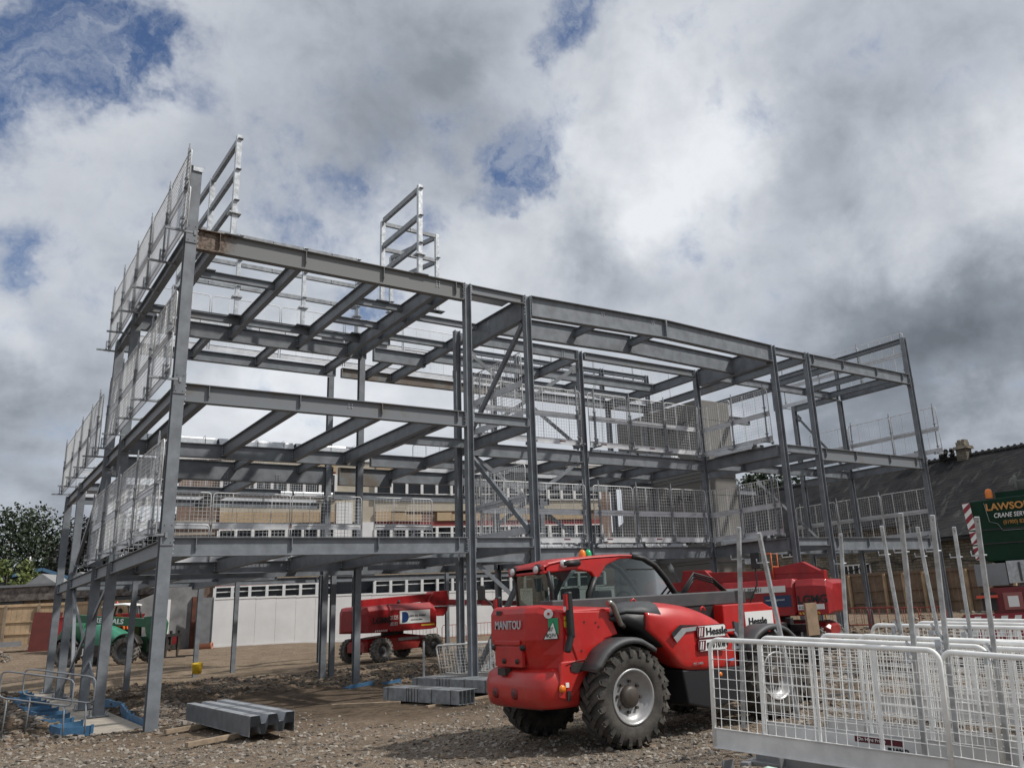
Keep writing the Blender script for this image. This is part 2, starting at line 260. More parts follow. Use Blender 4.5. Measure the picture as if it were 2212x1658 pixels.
# ------------------------------------------------------------ mesh helpers
class MB:
    def __init__(s): s.v = []; s.f = []; s.m = []; s.ml = []; s.sm = []
    def mi(s, m):
        if m not in s.ml: s.ml.append(m)
        return s.ml.index(m)
    def add(s, vs, fs, m, smooth=False):
        o = len(s.v); s.v.extend([tuple(v) for v in vs]); k = s.mi(m)
        for f in fs: s.f.append([i+o for i in f]); s.m.append(k); s.sm.append(smooth)
    def box(s, a, b, m, M=None):
        x0, y0, z0 = a; x1, y1, z1 = b
        vs = [Vector(p) for p in ((x0,y0,z0),(x1,y0,z0),(x1,y1,z0),(x0,y1,z0),(x0,y0,z1),(x1,y0,z1),(x1,y1,z1),(x0,y1,z1))]
        if M is not None: vs = [M @ v for v in vs]
        s.add(vs, [(0,3,2,1),(4,5,6,7),(0,1,5,4),(1,2,6,5),(2,3,7,6),(3,0,4,7)], m)
    def cbox(s, c, d, m, M=None):
        s.box((c[0]-d[0]/2, c[1]-d[1]/2, c[2]-d[2]/2), (c[0]+d[0]/2, c[1]+d[1]/2, c[2]+d[2]/2), m, M)
    def bar(s, p0, p1, w, h, m, up=(0, 0, 1)):
        p0 = Vector(p0); p1 = Vector(p1); d = (p1-p0).normalized(); up = Vector(up)
        sd = d.cross(up)
        if sd.length < 1e-4: sd = d.cross(Vector((1, 0, 0)))
        sd.normalize(); u = sd.cross(d).normalized()
        vs = [p + sd*(a*w/2) + u*(b*h/2) for p in (p0, p1) for a, b in ((-1,-1),(1,-1),(1,1),(-1,1))]
        s.add(vs, [(0,3,2,1),(4,5,6,7),(0,1,5,4),(1,2,6,5),(2,3,7,6),(3,0,4,7)], m)
    def tube(s, pts, r, m, n=8, caps=True, closed=False, smooth=True):
        pts = [Vector(p) for p in pts]; k = len(pts); rings = []
        prev = None
        for i, p in enumerate(pts):
            if closed: d = pts[(i+1) % k]-pts[i-1]
            else: d = (pts[min(i+1, k-1)]-pts[max(i-1, 0)])
            d.normalize()
            if prev is None:
                a = Vector((0, 0, 1)) if abs(d.z) < .9 else Vector((1, 0, 0)); x = d.cross(a).normalized()
            else:
                x = prev - d*prev.dot(d)
                if x.length < 1e-5: x = d.cross(Vector((0, 0, 1)))
                x.normalize()
            prev = x; y = d.cross(x); rr = r[i] if isinstance(r, (list, tuple)) else r
            rings.append([p + (x*cos(2*pi*j/n)+y*sin(2*pi*j/n))*rr for j in range(n)])
        vs = [v for rg in rings for v in rg]; fs = []
        for i in range(k if closed else k-1):
            a = i*n; b = ((i+1) % k)*n
            for j in range(n): fs.append((a+j, a+(j+1) % n, b+(j+1) % n, b+j))
        s.add(vs, fs, m, smooth)
        if caps and not closed:
            o = len(s.v)-len(vs); km = s.mi(m)
            s.f.append([o+j for j in range(n)][::-1]); s.m.append(km); s.sm.append(False)
            s.f.append([o+(k-1)*n+j for j in range(n)]); s.m.append(km); s.sm.append(False)
    def prism(s, poly, axis, a, b, m, M=None, smooth=False):
        # poly = 2D points; axis 0: (y,z), 1: (x,z), 2: (x,y)
        def P(p, t):
            v = {0: (t, p[0], p[1]), 1: (p[0], t, p[1]), 2: (p[0], p[1], t)}[axis]
            v = Vector(v); return M @ v if M is not None else v
        n = len(poly); vs = [P(p, a) for p in poly]+[P(p, b) for p in poly]
        fs = [tuple(range(n)), tuple(range(2*n-1, n-1, -1))]
        s.add(vs, fs, m); o = len(s.v)-2*n; k = s.mi(m)
        for i in range(n): s.f.append([o+i, o+n+i, o+n+(i+1) % n, o+(i+1) % n]); s.m.append(k); s.sm.append(smooth)
    def loft(s, secs, m, smooth=True, caps=True):
        n = len(secs[0]); vs = [Vector(p) for q in secs for p in q]; fs = []
        for i in range(len(secs)-1):
            for j in range(n): fs.append((i*n+j, i*n+(j+1) % n, (i+1)*n+(j+1) % n, (i+1)*n+j))
        s.add(vs, fs, m, smooth)
        if caps:
            o = len(s.v)-len(vs); k = s.mi(m)
            s.f.append([o+j for j in range(n)][::-1]); s.m.append(k); s.sm.append(False)
            s.f.append([o+(len(secs)-1)*n+j for j in range(n)]); s.m.append(k); s.sm.append(False)
    def lathe(s, prof, m, c=(0, 0, 0), axis=1, n=32, smooth=True):
        # prof: (t along axis, radius)
        vs = []; fs = []
        for t, r in prof:
            for j in range(n):
                a = 2*pi*j/n; q = (r*cos(a), r*sin(a))
                p = {1: (q[0], t, q[1]), 2: (q[0], q[1], t), 0: (t, q[0], q[1])}[axis]
                vs.append((p[0]+c[0], p[1]+c[1], p[2]+c[2]))
        for i in range(len(prof)-1):
            for j in range(n): fs.append((i*n+j, i*n+(j+1) % n, (i+1)*n+(j+1) % n, (i+1)*n+j))
        s.add(vs, fs, m, smooth)
    def ibeam(s, p0, p1, depth, width, m, tf=.02, tw=.014):
        # p0,p1 = ends at the TOP of the section, horizontal members
        p0 = Vector(p0); p1 = Vector(p1); dz = Vector((0, 0, 1))
        s.bar(p0-dz*tf/2, p1-dz*tf/2, width, tf, m)
        s.bar(p0-dz*(depth-tf/2), p1-dz*(depth-tf/2), width, tf, m)
        s.bar(p0-dz*depth/2, p1-dz*depth/2, tw, depth-2*tf, m)
    def hcol(s, x, y, z0, z1, m, face='v', w=.254, tf=.02, tw=.014):
        h = w/2
        if face == 'v':
            s.box((x-h, y-h, z0), (x+h, y-h+tf, z1), m); s.box((x-h, y+h-tf, z0), (x+h, y+h, z1), m); s.box((x-tw/2, y-h+tf, z0), (x+tw/2, y+h-tf, z1), m)
        else:
            s.box((x-h, y-h, z0), (x-h+tf, y+h, z1), m); s.box((x+h-tf, y-h, z0), (x+h, y+h, z1), m); s.box((x-h+tf, y-tw/2, z0), (x+h-tf, y+tw/2, z1), m)
    def mesh(s, name):
        me = bpy.data.meshes.new(name); me.from_pydata(s.v, [], s.f)
        for m in s.ml: me.materials.append(m)
        me.polygons.foreach_set('material_index', s.m); me.polygons.foreach_set('use_smooth', s.sm); me.update(); return me
    def build(s, name, parent=None, bevel=0., seg=2):
        o = bpy.data.objects.new(name, s.mesh(name)); COL.objects.link(o)
        if parent is not None: o.parent = parent
        if bevel:
            b = o.modifiers.new('bevel', 'BEVEL'); b.width = bevel; b.segments = seg; b.limit_method = 'ANGLE'; b.angle_limit = radians(35)
            b.harden_normals = False
        return o
def obj_from(me, name, parent=None):
    o = bpy.data.objects.new(name, me); COL.objects.link(o)
    if parent is not None: o.parent = parent
    return o
def thing(name, label, cat, loc=(0, 0, 0), rz=0., group=None):
    o = bpy.data.objects.new(name, None); COL.objects.link(o); o.location = loc; o.rotation_euler = (0, 0, rz)
    o.empty_display_size = .2
    o['label'] = label; o['category'] = cat
    if group: o['group'] = group
    return o
def tag(o, label, cat, group=None):
    o['label'] = label; o['category'] = cat
    if group: o['group'] = group
    return o
def copy_tree(o, parent=None):
    c = o.copy(); COL.objects.link(c); c.parent = parent
    for ch in list(o.children): copy_tree(ch, c)
    return c
def text(s, m, o, right, up, h, name='lettering', parent=None, font_scale_x=1., align='LEFT', shear=0., bold=.0):
    cu = bpy.data.curves.new(name, 'FONT'); cu.body = s; cu.size = 1.; cu.align_x = align; cu.shear = shear; cu.offset = bold
    cu.resolution_u = 3; cu.extrude = .004/h
    t = bpy.data.objects.new('tmp_text', cu); COL.objects.link(t); dg = bpy.context.evaluated_depsgraph_get(); dg.update()
    me = bpy.data.meshes.new_from_object(t.evaluated_get(dg)); bpy.data.objects.remove(t); me.name = name
    right = Vector(right).normalized(); up = Vector(up).normalized(); nrm = right.cross(up); sc = h/.70
    Mx = Matrix(((right.x*sc*font_scale_x, up.x*sc, nrm.x*sc, o[0]), (right.y*sc*font_scale_x, up.y*sc, nrm.y*sc, o[1]), (right.z*sc*font_scale_x, up.z*sc, nrm.z*sc, o[2]), (0, 0, 0, 1)))
    me.transform(Mx); me.materials.clear(); me.materials.append(m)
    return obj_from(me, name, parent)
ORD = ['first','second','third','fourth','fifth','sixth','seventh','eighth','ninth','tenth','eleventh','twelfth']
# ------------------------------------------------------------ ground
GC = np.array([(-4,-21,.68),(-9,-15,.5),(-6,-9,.35),(0,-12,.42),(4,-11,.35),(7,-9,.33),(8,-12,.38),(4,-14,.5),(8,-16,.55),(-3,-5,.28),(0,-3,.22),(0,-.6,.2),(3,-3,.2),(-1.9,6,.12),(-2.2,12,.1),(-2.5,18,.2),(-4,8,.35),(-6,2,.4),(-7,16,.5),
 (0,4,-.12),(0,10,-.12),(0,16,-.12),(0,20,-.1),(1.2,5,.02),(1.5,14,.05),(5,10,.1),(8,5,.12),(4,15,.1),(15,10,.2),(11.4,14,.35),(14.7,15.7,.33),(3.7,27.8,.58),(1.4,30,.6),(1,40,1.3),(2,45,1.7),(-8,45,1.9),(10,37,.88),(26,33,.55),(36,29,.5),
 (17,-3,.3),(20,-8,.4),(25,-10,.5),(40,11,.82),(39,4,.8),(50,0,.9),(47,20,.8),(30,10,.3),(24,3,.2),(31,0,.25),(60,60,1.5),(-30,60,3),(-40,0,1),(120,0,1.5),(30,-60,.8),(0,120,3),(100,120,3)], float)
def gz(x, y):
    x = np.asarray(x, float); y = np.asarray(y, float)
    num = np.zeros_like(x); den = np.zeros_like(x)
    for a, b, c in GC:
        w = 1./((x-a)**2+(y-b)**2+.4)**1.6; num += w*c; den += w
    return num/den
def hsh(i, j, s):
    h = (i*374761393 + j*668265263 + s*69069) & 0x7fffffff; h = ((h ^ (h >> 13))*1274126177) & 0x7fffffff
    return ((h ^ (h >> 16)) & 0xffff)/65535.
def vn(x, y, s=0):
    i = np.floor(x).astype(np.int64); j = np.floor(y).astype(np.int64); a = x-i; b = y-j; a = a*a*(3-2*a); b = b*b*(3-2*b)
    return (hsh(i,j,s)*(1-a)+hsh(i+1,j,s)*a)*(1-b)+(hsh(i,j+1,s)*(1-a)+hsh(i+1,j+1,s)*a)*b
def fbm(x, y, s=0, o=4):
    r = 0; a = .5; t = 0
    for k in range(o): r = r+a*vn(x*2**k, y*2**k, s+k); t += a; a *= .55
    return r/t
def fwdz(x, y): return (x-CAM.x)*_f0.x+(y-CAM.y)*_f0.y
def rgt(x, y): return (x-CAM.x)*_r.x+(y-CAM.y)*_r.y
def ss(a, b, x): t = np.clip((x-a)/(b-a), 0, 1); return t*t*(3-2*t)
def rubble(x, y):
    D = fwdz(x, y)+2.5*(fbm(x*.35, y*.35, 40)-.5)
    R_ = rgt(x, y)
    return ss(26.5, 29, D)*(1-ss(34, 36, D))*(1-ss(-2, 4, R_))*.9 + ss(-1.2, -2.2, x)*ss(-1, 2, y)*(1-ss(24, 27, D))*.8
def gfull(x, y):
    rb = rubble(x, y); D = np.hypot(x-CAM.x, y-CAM.y); D2 = fwdz(x, y)
    z = gz(x, y)+.05*(fbm(x*.6, y*.6, 3)-.5)+.035*(fbm(x*3, y*3, 9)-.5)
    z = z - ss(31, 33, D2)*(1-ss(44, 47, D2))*.05*ss(.55, .95, np.sin(D2*2.4+2*fbm(x*.12, y*.12, 91)))
    z = z + rb*(.48*(fbm(x*1.3, y*1.3, 17)-.35)+.12*(fbm(x*5, y*5, 21)-.5))
    z = z + ss(17, 15, D)*.03*(fbm(x*7, y*7, 30)-.5)
    pit = (np.abs(x+.1) < 1.0) & (y > 2.2) & (y < 21.8)
    return np.where(pit, np.minimum(z, -.15), z)
def axis(segs):
    a = []
    for lo, hi, st in segs: a += list(np.arange(lo, hi, st))
    return np.array(a+[segs[-1][1]])
xs = axis([(-400,-60,40),(-60,-12,4),(-12,-6,.4),(-6,11,.12),(11,20,.25),(20,44,.5),(44,80,3),(80,400,40)])
ys = axis([(-300,-40,30),(-40,-20,2),(-20,6,.12),(6,30,.25),(30,50,.5),(50,90,3),(90,600,40)])
X, Y = np.meshgrid(xs, ys); Zg = gfull(X, Y)
nx, ny = len(xs), len(ys)
vs = np.stack([X.ravel(), Y.ravel(), Zg.ravel()], 1)
idx = np.arange(nx*ny).reshape(ny, nx); fq = np.stack([idx[:-1,:-1].ravel(), idx[:-1,1:].ravel(), idx[1:,1:].ravel(), idx[1:,:-1].ravel()], 1)
me = bpy.data.meshes.new('ground'); me.vertices.add(len(vs)); me.vertices.foreach_set('co', vs.ravel().astype(np.float32))
me.loops.add(fq.size); me.loops.foreach_set('vertex_index', fq.ravel().astype(np.int32)); me.polygons.add(len(fq))
me.polygons.foreach_set('loop_start', np.arange(0, fq.size, 4, dtype=np.int32)); me.polygons.foreach_set('loop_total', np.full(len(fq), 4, dtype=np.int32)); me.update(calc_edges=True)
me.polygons.foreach_set('use_smooth', np.ones(len(fq), dtype=bool))
# soil kinds: gravel / track / mud
Dg = fwdz(X, Y); wob = 3*(fbm(X*.3, Y*.3, 50)-.5)
tr = ss(34.5, 36.5, Dg+wob)*(1-ss(43, 48, Dg+wob))*(.15+.85*ss(.35, .6, fbm(rgt(X, Y)*.12, Dg*1.3, 60)))*(1-ss(12, 24, rgt(X, Y)))
mud = ss(16.5, 20, Dg+wob*1.2)*(1-ss(27, 30, Dg+wob))*(.75+.6*(fbm(X*.8, Y*.8, 70)-.4)) + .9*rubble(X, Y)*(1-ss(3, 6, X-0*Y))
gr = (1-ss(13.5, 18, Dg+wob))*(.35+.65*ss(.35, .65, fbm(X*.45, Y*.45, 80)))+ss(8, 14, X)*.3*ss(-4, 2, -Y)
ca = me.color_attributes.new('soil', 'FLOAT_COLOR', 'POINT')
cc = np.stack([np.clip(gr, 0, 1).ravel(), np.clip(tr, 0, 1).ravel(), np.clip(mud, 0, 1).ravel(), np.ones(X.size)], 1)
ca.data.foreach_set('color', cc.ravel().astype(np.float32))
gm = bpy.data.materials.new('site_soil'); gm.use_nodes = True; t = gm.node_tree; b = t.nodes['Principled BSDF']; b.inputs['Roughness'].default_value = .95; b.inputs['Specular IOR Level'].default_value = .2
def gN(k): return t.nodes.new(k)
at = gN('ShaderNodeAttribute'); at.attribute_name = 'soil'; sp = gN('ShaderNodeSeparateColor'); t.links.new(at.outputs[0], sp.inputs[0])
tcg = gN('ShaderNodeTexCoord')
def gnoise(sc, d=5, r=.6):
    n = gN('ShaderNodeTexNoise'); n.inputs['Scale'].default_value = sc; n.inputs['Detail'].default_value = d; n.inputs['Roughness'].default_value = r; t.links.new(tcg.outputs['Object'], n.inputs['Vector']); return n.outputs[0]
def ramp(f, stops):
    r = gN('ShaderNodeValToRGB'); t.links.new(f, r.inputs[0]); e = r.color_ramp.elements
    e[0].position = stops[0][0]; e[0].color = (*stops[0][1], 1); e[1].position = stops[-1][0]; e[1].color = (*stops[-1][1], 1)
    for p, c in stops[1:-1]: k = e.new(p); k.color = (*c, 1)
    return r.outputs[0]
def gmix(f, a, b_, mode='MIX'):
    m = gN('ShaderNodeMix'); m.data_type = 'RGBA'; m.blend_type = mode
    if isinstance(f, float): m.inputs[0].default_value = f
    else: t.links.new(f, m.inputs[0])
    t.links.new(a, m.inputs[6]); t.links.new(b_, m.inputs[7]); return m.outputs[2]
vor = gN('ShaderNodeTexVoronoi'); vor.inputs['Scale'].default_value = 22; t.links.new(tcg.outputs['Object'], vor.inputs['Vector'])
vor2 = gN('ShaderNodeTexVoronoi'); vor2.inputs['Scale'].default_value = 55; t.links.new(tcg.outputs['Object'], vor2.inputs['Vector'])
base = gmix(.5, ramp(gnoise(1.1, 9, .75), [(.34, (.12, .085, .058)), (.5, (.23, .17, .12)), (.66, (.36, .285, .21))]), ramp(gnoise(11, 6, .7), [(.38, (.10, .074, .05)), (.5, (.22, .165, .118)), (.62, (.40, .33, .255))]))
gravel = ramp(vor.outputs['Color'], [(0., (.10, .09, .076)), (.5, (.20, .18, .155)), (1., (.33, .305, .265))])
gravel = gmix(gnoise(9, 5, .7), gravel, base)
track = ramp(gnoise(1.5, 6, .6), [(.3, (.18, .135, .09)), (.7, (.32, .25, .18))])
mudc = ramp(gnoise(4, 7, .7), [(.34, (.038, .027, .019)), (.52, (.11, .078, .052)), (.68, (.18, .14, .105))])
c = gmix(sp.outputs[0], base, gravel); c = gmix(sp.outputs[1], c, track); c = gmix(sp.outputs[2], c, mudc)
t.links.new(c, b.inputs['Base Color'])
hmx = gN('ShaderNodeMath'); hmx.operation = 'ADD'; t.links.new(vor2.outputs['Distance'], hmx.inputs[0]); t.links.new(gnoise(30, 6, .7), hmx.inputs[1])
bp = gN('ShaderNodeBump'); bp.inputs['Strength'].default_value = .9; bp.inputs['Distance'].default_value = .03; t.links.new(hmx.outputs[0], bp.inputs['Height']); t.links.new(bp.outputs[0], b.inputs['Normal'])
me.materials.append(gm); ground = obj_from(me, 'ground'); ground['kind'] = 'structure'
# loose stones
ph = (1+5**.5)/2
ICV = np.array([(-1,ph,0),(1,ph,0),(-1,-ph,0),(1,-ph,0),(0,-1,ph),(0,1,ph),(0,-1,-ph),(0,1,-ph),(ph,0,-1),(ph,0,1),(-ph,0,-1),(-ph,0,1)], float)/1.9
ICF = np.array([(0,11,5),(0,5,1),(0,1,7),(0,7,10),(0,10,11),(1,5,9),(5,11,4),(11,10,2),(10,7,6),(7,1,8),(3,9,4),(3,4,2),(3,2,6),(3,6,8),(3,8,9),(4,9,5),(2,4,11),(6,2,10),(8,6,7),(9,8,1)])
def rocks(name, px, py, size, mts, zoff=.25):
    n = len(px); pz = gfull(px, py)
    v = ICV[None]*(1+.42*rng.standard_normal((n, 12, 1)).clip(-1, 1)); sc = size[:, None]*np.stack([rng.uniform(.7,1.4,n), rng.uniform(.6,1.1,n), rng.uniform(.40,.85,n)], 1)
    v = v*sc[:, None, :]; a = rng.uniform(0, 2*pi, n); tl = rng.uniform(-.5, .5, n)
    y2 = v[..., 1]*np.cos(tl)[:, None]-v[..., 2]*np.sin(tl)[:, None]; z2 = v[..., 1]*np.sin(tl)[:, None]+v[..., 2]*np.cos(tl)[:, None]
    x3 = v[..., 0]*np.cos(a)[:, None]-y2*np.sin(a)[:, None]; y3 = v[..., 0]*np.sin(a)[:, None]+y2*np.cos(a)[:, None]
    V = np.stack([x3+px[:, None], y3+py[:, None], z2+(pz+size*zoff*.5)[:, None]], 2).reshape(-1, 3)
    F = (ICF[None]+12*np.arange(n)[:, None, None]).reshape(-1, 3)
    me = bpy.data.meshes.new(name); me.vertices.add(len(V)); me.vertices.foreach_set('co', V.ravel().astype(np.float32))
    me.loops.add(F.size); me.loops.foreach_set('vertex_index', F.ravel().astype(np.int32)); me.polygons.add(len(F))
    me.polygons.foreach_set('loop_start', np.arange(0, F.size, 3, dtype=np.int32)); me.polygons.foreach_set('loop_total', np.full(len(F), 3, dtype=np.int32)); me.update(calc_edges=True)
    for m in mts: me.materials.append(m)
    me.polygons.foreach_set('material_index', np.repeat(rng.integers(0, len(mts), n), 20).astype(np.int32)); me.polygons.foreach_set('use_smooth', np.zeros(len(F), dtype=bool))
    o = obj_from(me, name); o['kind'] = 'stuff'; return o
SM = [mat('stone_grey', (.22,.195,.168), .9, var=.3, vscale=3), mat('stone_brown', (.20,.15,.108), .9, var=.3, vscale=3), mat('stone_pale', (.30,.27,.23), .9, var=.25, vscale=3), mat('stone_dark', (.105,.092,.078), .9, var=.3, vscale=3)]
def polar(n, d0, d1, a0, a1, pw=1.):
    d = d0+(d1-d0)*rng.random(n)**pw; a = rng.uniform(a0, a1, n)
    return CAM.x+_f0.x*d+_r.x*d*np.tan(a), CAM.y+_f0.y*d+_r.y*d*np.tan(a)
px, py = polar(52000, 6.5, 21, -.62, .64, 1.)
k = fbm(px*.45, py*.45, 80)+.55*rng.random(len(px))-.30*ss(14.5, 19, fwdz(px, py))*(1-ss(0, 3, rgt(px, py)-5)) > .54; px, py = px[k], py[k]
rocks('gravel_stones', px, py, (.009+.034*rng.random(len(px))**3.6)*(.8+.02*np.hypot(px-CAM.x, py-CAM.y)), SM)
px, py = polar(16000, 25, 38, -.62, .14); k = rubble(px, py) > .3+.3*rng.random(len(px)); px, py = px[k], py[k]
rocks('rubble_stones', px, py, .025+.065*rng.random(len(px))**2.5, SM[1:2]+SM[3:4]+SM[3:4])
px = np.concatenate([rng.uniform(-3.2, -1.1, 2600), rng.uniform(.8, 2.4, 1500)]); py = np.concatenate([rng.uniform(-.5, 20, 2600), rng.uniform(.5, 9, 1500)])
rocks('trench_clods', px, py, .02+.07*rng.random(len(px))**2, SM[1:2]+SM[3:4]+SM[0:1])
px, py = polar(9000, 19, 44, .10, .62); rocks('yard_rubble', px, py, .03+.10*rng.random(len(px))**3, SM)
def heap(name, label, cx, cy, rx, ry, h, n):
    a = rng.uniform(0, 2*pi, n); r = np.sqrt(rng.random(n)); px = cx+rx*r*np.cos(a); py = cy+ry*r*np.sin(a)
    o = rocks(name, px, py, .04+.09*rng.random(n)**2, SM[:2]+SM[3:]); co = np.empty(len(o.data.vertices)*3, np.float32); o.data.vertices.foreach_get('co', co); co = co.reshape(-1, 12, 3)
    co[:, :, 2] += (h*(1-r**1.5)*rng.uniform(.5, 1, n))[:, None]; o.data.vertices.foreach_set('co', co.ravel()); o.data.update(); o['label'] = label; o['category'] = 'rubble heap'
heap('stone_heap', 'heap of grey crushed stone in front of the timber fence at far left', -2.6, 36, 2.2, 1.8, .9, 900)
heap('soil_heap', 'low brown heap of broken rubble beyond the telehandler forks', 18, 1.5, 3.2, 1.6, .7, 1200)

# ------------------------------------------------------------ steel building frame
Z1, Z2, Z3 = 4.24, 7.84, 11.85
V2, V3, V4, V5, VM = 7.2, 10.25, 16.5, 20.6, 4.05
frame = thing('steel_building_frame', 'grey primed three-storey steel building frame standing bare on the site', 'steel frame')
def plate_bolts(mb, x, y, z0, z1, n, dx=0., dy=0., gap=.0, ax='v'):
    for i in range(n):
        z = z0+(z1-z0)*(i+.5)/n; mb.cbox((x+dx, y+dy, z), (.034, .034, .034), BOLT)
def beam(u0, v0, u1, v1, z, d, w=.18, m=None, stiff=(), ends=True, z1=None, name='beam', bolts=()):
    m = m or STEEL; b = MB(); p0 = Vector((u0, v0, z)); p1 = Vector((u1, v1, z if z1 is None else z1)); b.ibeam(p0, p1, d, w, m)
    dr = (p1-p0).normalized(); sd = Vector((-dr.y, dr.x, 0))
    if ends:
        for p, s in ((p0, 1), (p1, -1)):
            q = p+dr*s*.008; b.bar(q-Vector((0, 0, .03)), q-Vector((0, 0, d-.03)), w*.95, .016, m, up=dr)
            if d > .28:
                for k in range(4 if d < .6 else 6):
                    zz = -.07-(d-.14)*k/(3 if d < .6 else 5)
                    for sg in (-1, 1): c = p+dr*s*.022+sd*sg*w*.28+Vector((0, 0, zz)); b.cbox(c, (.03, .03, .03), BOLT)
    for s in stiff:
        q = p0+dr*s
        for sg in (-1, 1):
            a = q+sd*sg*(w/2-.003); c = q+sd*sg*.007
            hh = d*.72
            vs = [q+sd*sg*.007+Vector((0,0,-.02)), a+Vector((0,0,-.02)), a+Vector((0,0,-hh*.82)), q+sd*sg*.007+Vector((0,0,-hh-.06))]
            off = dr*.008
            b.add([x-off for x in vs]+[x+off for x in vs], [(0,1,2,3),(7,6,5,4),(0,4,5,1),(1,5,6,2),(2,6,7,3),(3,7,4,0)], m)
    for s, zz, n in bolts:
        q = p0+dr*s
        for k in range(n):
            for e in (-.045, .045):
                for sg in (-1, 1): b.cbox(q+dr*e+sd*sg*.016+Vector((0, 0, -zz-.075*k)), (.026, .026, .026), BOLT)
    return b.build(name, frame)
def col(x, y, z0, z1, face='v', w=.254, splices=(), m=None, cap=False, base=False, endbolts=()):
    b = MB(); b.hcol(x, y, z0, z1, m or STEEL, face, w)
    h = w/2
    for z in splices:
        if face == 'v':
            for s in (-1, 1):
                b.box((x-h-.004, y+s*(h+.012)-.012, z-.25), (x+h+.004, y+s*(h+.012)+.012, z+.25), m or STEEL)
                for a in (-1, 1):
                    for c in (-1, 1): b.cbox((x+a*.075, y+s*(h+.026), z+c*.19), (.022, .01, .022), DGREY)
        else:
            for s in (-1, 1): b.box((x+s*(h+.012)-.012, y-h-.004, z-.25), (x+s*(h+.012)+.012, y+h+.004, z+.25), m or STEEL)
    for z, d in endbolts:
        for k in range(6):
            zz = z-.06-(d-.12)*k/5
            for s in (-1, 1): b.cbox((x+s*(h+.012), y-.07, zz), (.03, .03, .03), BOLT)
    if cap: b.cbox((x, y, z1+.008), (w+.1, w+.06, .016), STEEL); b.cbox((x+.04, y-h-.03, z1-.06), (w, .012, .13), GALV)
    o = b.build('column', frame)
    if base:
        p = MB(); p.cbox((x, y, z0+.03), (.5, .5, .03), STEEL)
        for a in (-1, 1):
            for c in (-1, 1): p.tube([(x+a*.19, y+c*.19, z0), (x+a*.19, y+c*.19, z0+.17)], .015, STEEL, 6); p.cbox((x+a*.19, y+c*.19, z0+.06), (.045, .045, .03), BOLT)
        p.build('base_plate', o)
    return o
fb = -.1
col(0, 0, -.1, 13.5, 'v', splices=(4.30, 7.80, 11.66), cap=True)
for v, top in ((V2, Z3), (V3, Z3)): col(0, v, 0, top, 'v', base=True, splices=(7.6,))
for v in (V4, V5): col(0, v, 0, Z2, 'v', base=True)
col(7.82, 0, fb, Z3+.02, 'u', .205, endbolts=((Z3, .53), (Z2, .45), (Z1, .43))); col(10.0, 0, fb, Z3+.02, 'u', .205, endbolts=((Z3, .69), (Z2, .3), (Z1, .3)))
col(21.85, 0, fb, Z3+.06, 'u', .215, endbolts=((Z3, .69),)); col(24.0, 0, fb, Z3+.04, 'u', .215, endbolts=((Z3, .5),)); col(31.7, 0, fb, 13.7, 'u', .215, splices=(11.5, 7.8, 4.3))
for u, v, z in ((7.45, V2, 11.35), (7.43, V3, 11.45), (9.68, VM, Z3), (15.1, VM, Z3), (21.5, VM, Z3), (31.75, VM, 11.5), (26.9, VM, Z3), (31.8, 7.0, Z3), (24.0, V3, Z3), (14.9, V3, Z3), (21.5, V3, Z3)):
    col(u, v, fb, z, 'u' if u > 8 else 'v', .205)
for u, v, z in ((10.8, 19.8, Z2), (21.5, V4, Z2), (31.8, 12.5, Z3)): col(u, v, fb, z, 'v')
for u, v in ((5.4, 20.2), (6.95, 20.1), (1.9, 14.9), (12.3, 19.5), (17.2, 19.2), (18.7, 19.2), (8.0, 10.9)): col(u, v, fb, Z1, 'v', w=.18)
# front elevation
RUSTA = rusty('steel_rusted_end', .40, .56, 1.05)
beam(.13, 0, 7.69, 0, Z3, .55, .20, RUSTA, stiff=(.55, 2.75, 4.98, 7.3), bolts=((6.72, .1, 3),))
beam(.13, 0, 7.69, 0, Z2, .45, .19, RUST2, stiff=(.55, 2.75, 4.98, 7.3), bolts=((4.1, .12, 2),))
beam(.13, 0, 7.69, 0, Z1, .43, .19, stiff=(.5, 2.68, 4.92, 7.28))
for z in (Z1, Z2, Z3): beam(7.95, 0, 9.87, 0, z, .29, .17, RUST2 if z == Z3 else None)
beam(10.13, 0, 16.0, 0, Z3+.03, .69, .25, z1=Z3+.17, stiff=(), bolts=((3.0, .12, 2), (5.3, .12, 2))); beam(16.0, 0, 21.72, 0, Z3+.17, .69, .25, z1=Z3+.03)
b = MB(); b.box((15.97, -.125, Z3-.5), (16.03, .125, Z3+.15), STEEL); b.build('stiffener', frame)
beam(10.0, 2.0, 16.0, 2.0, Z3+.03, .69, .22, z1=Z3+.15); beam(16.0, 2.0, 21.72, 2.0, Z3+.15, .69, .22, z1=Z3+.03)
b = MB(); b.box((15.97, 1.89, Z3-.5), (16.03, 2.11, Z3+.13), STEEL); b.build('stiffener', frame)
for u in (13.4, 16.0): beam(u, .02, u, 1.98, Z3, .28, .15)
for z in (Z1, Z2, Z3): beam(21.98, 0, 23.87, 0, z, .3, .17)
for z in (Z1, Z2, Z3): beam(24.13, 0, 31.57, 0, z, .50, .20, RUST2 if z == Z2 else None, stiff=(.3, 2.35, 4.85, 6.9))
# left side line
for z, vv in ((Z3, (0, V2, V3)), (Z2, (0, V2, V3, V4, V5)), (Z1, (0, V2, V3, V4, V5))):
    for a, c in zip(vv[:-1], vv[1:]): beam(0, a+.13, 0, c-.13, z-.04, .36, .17)
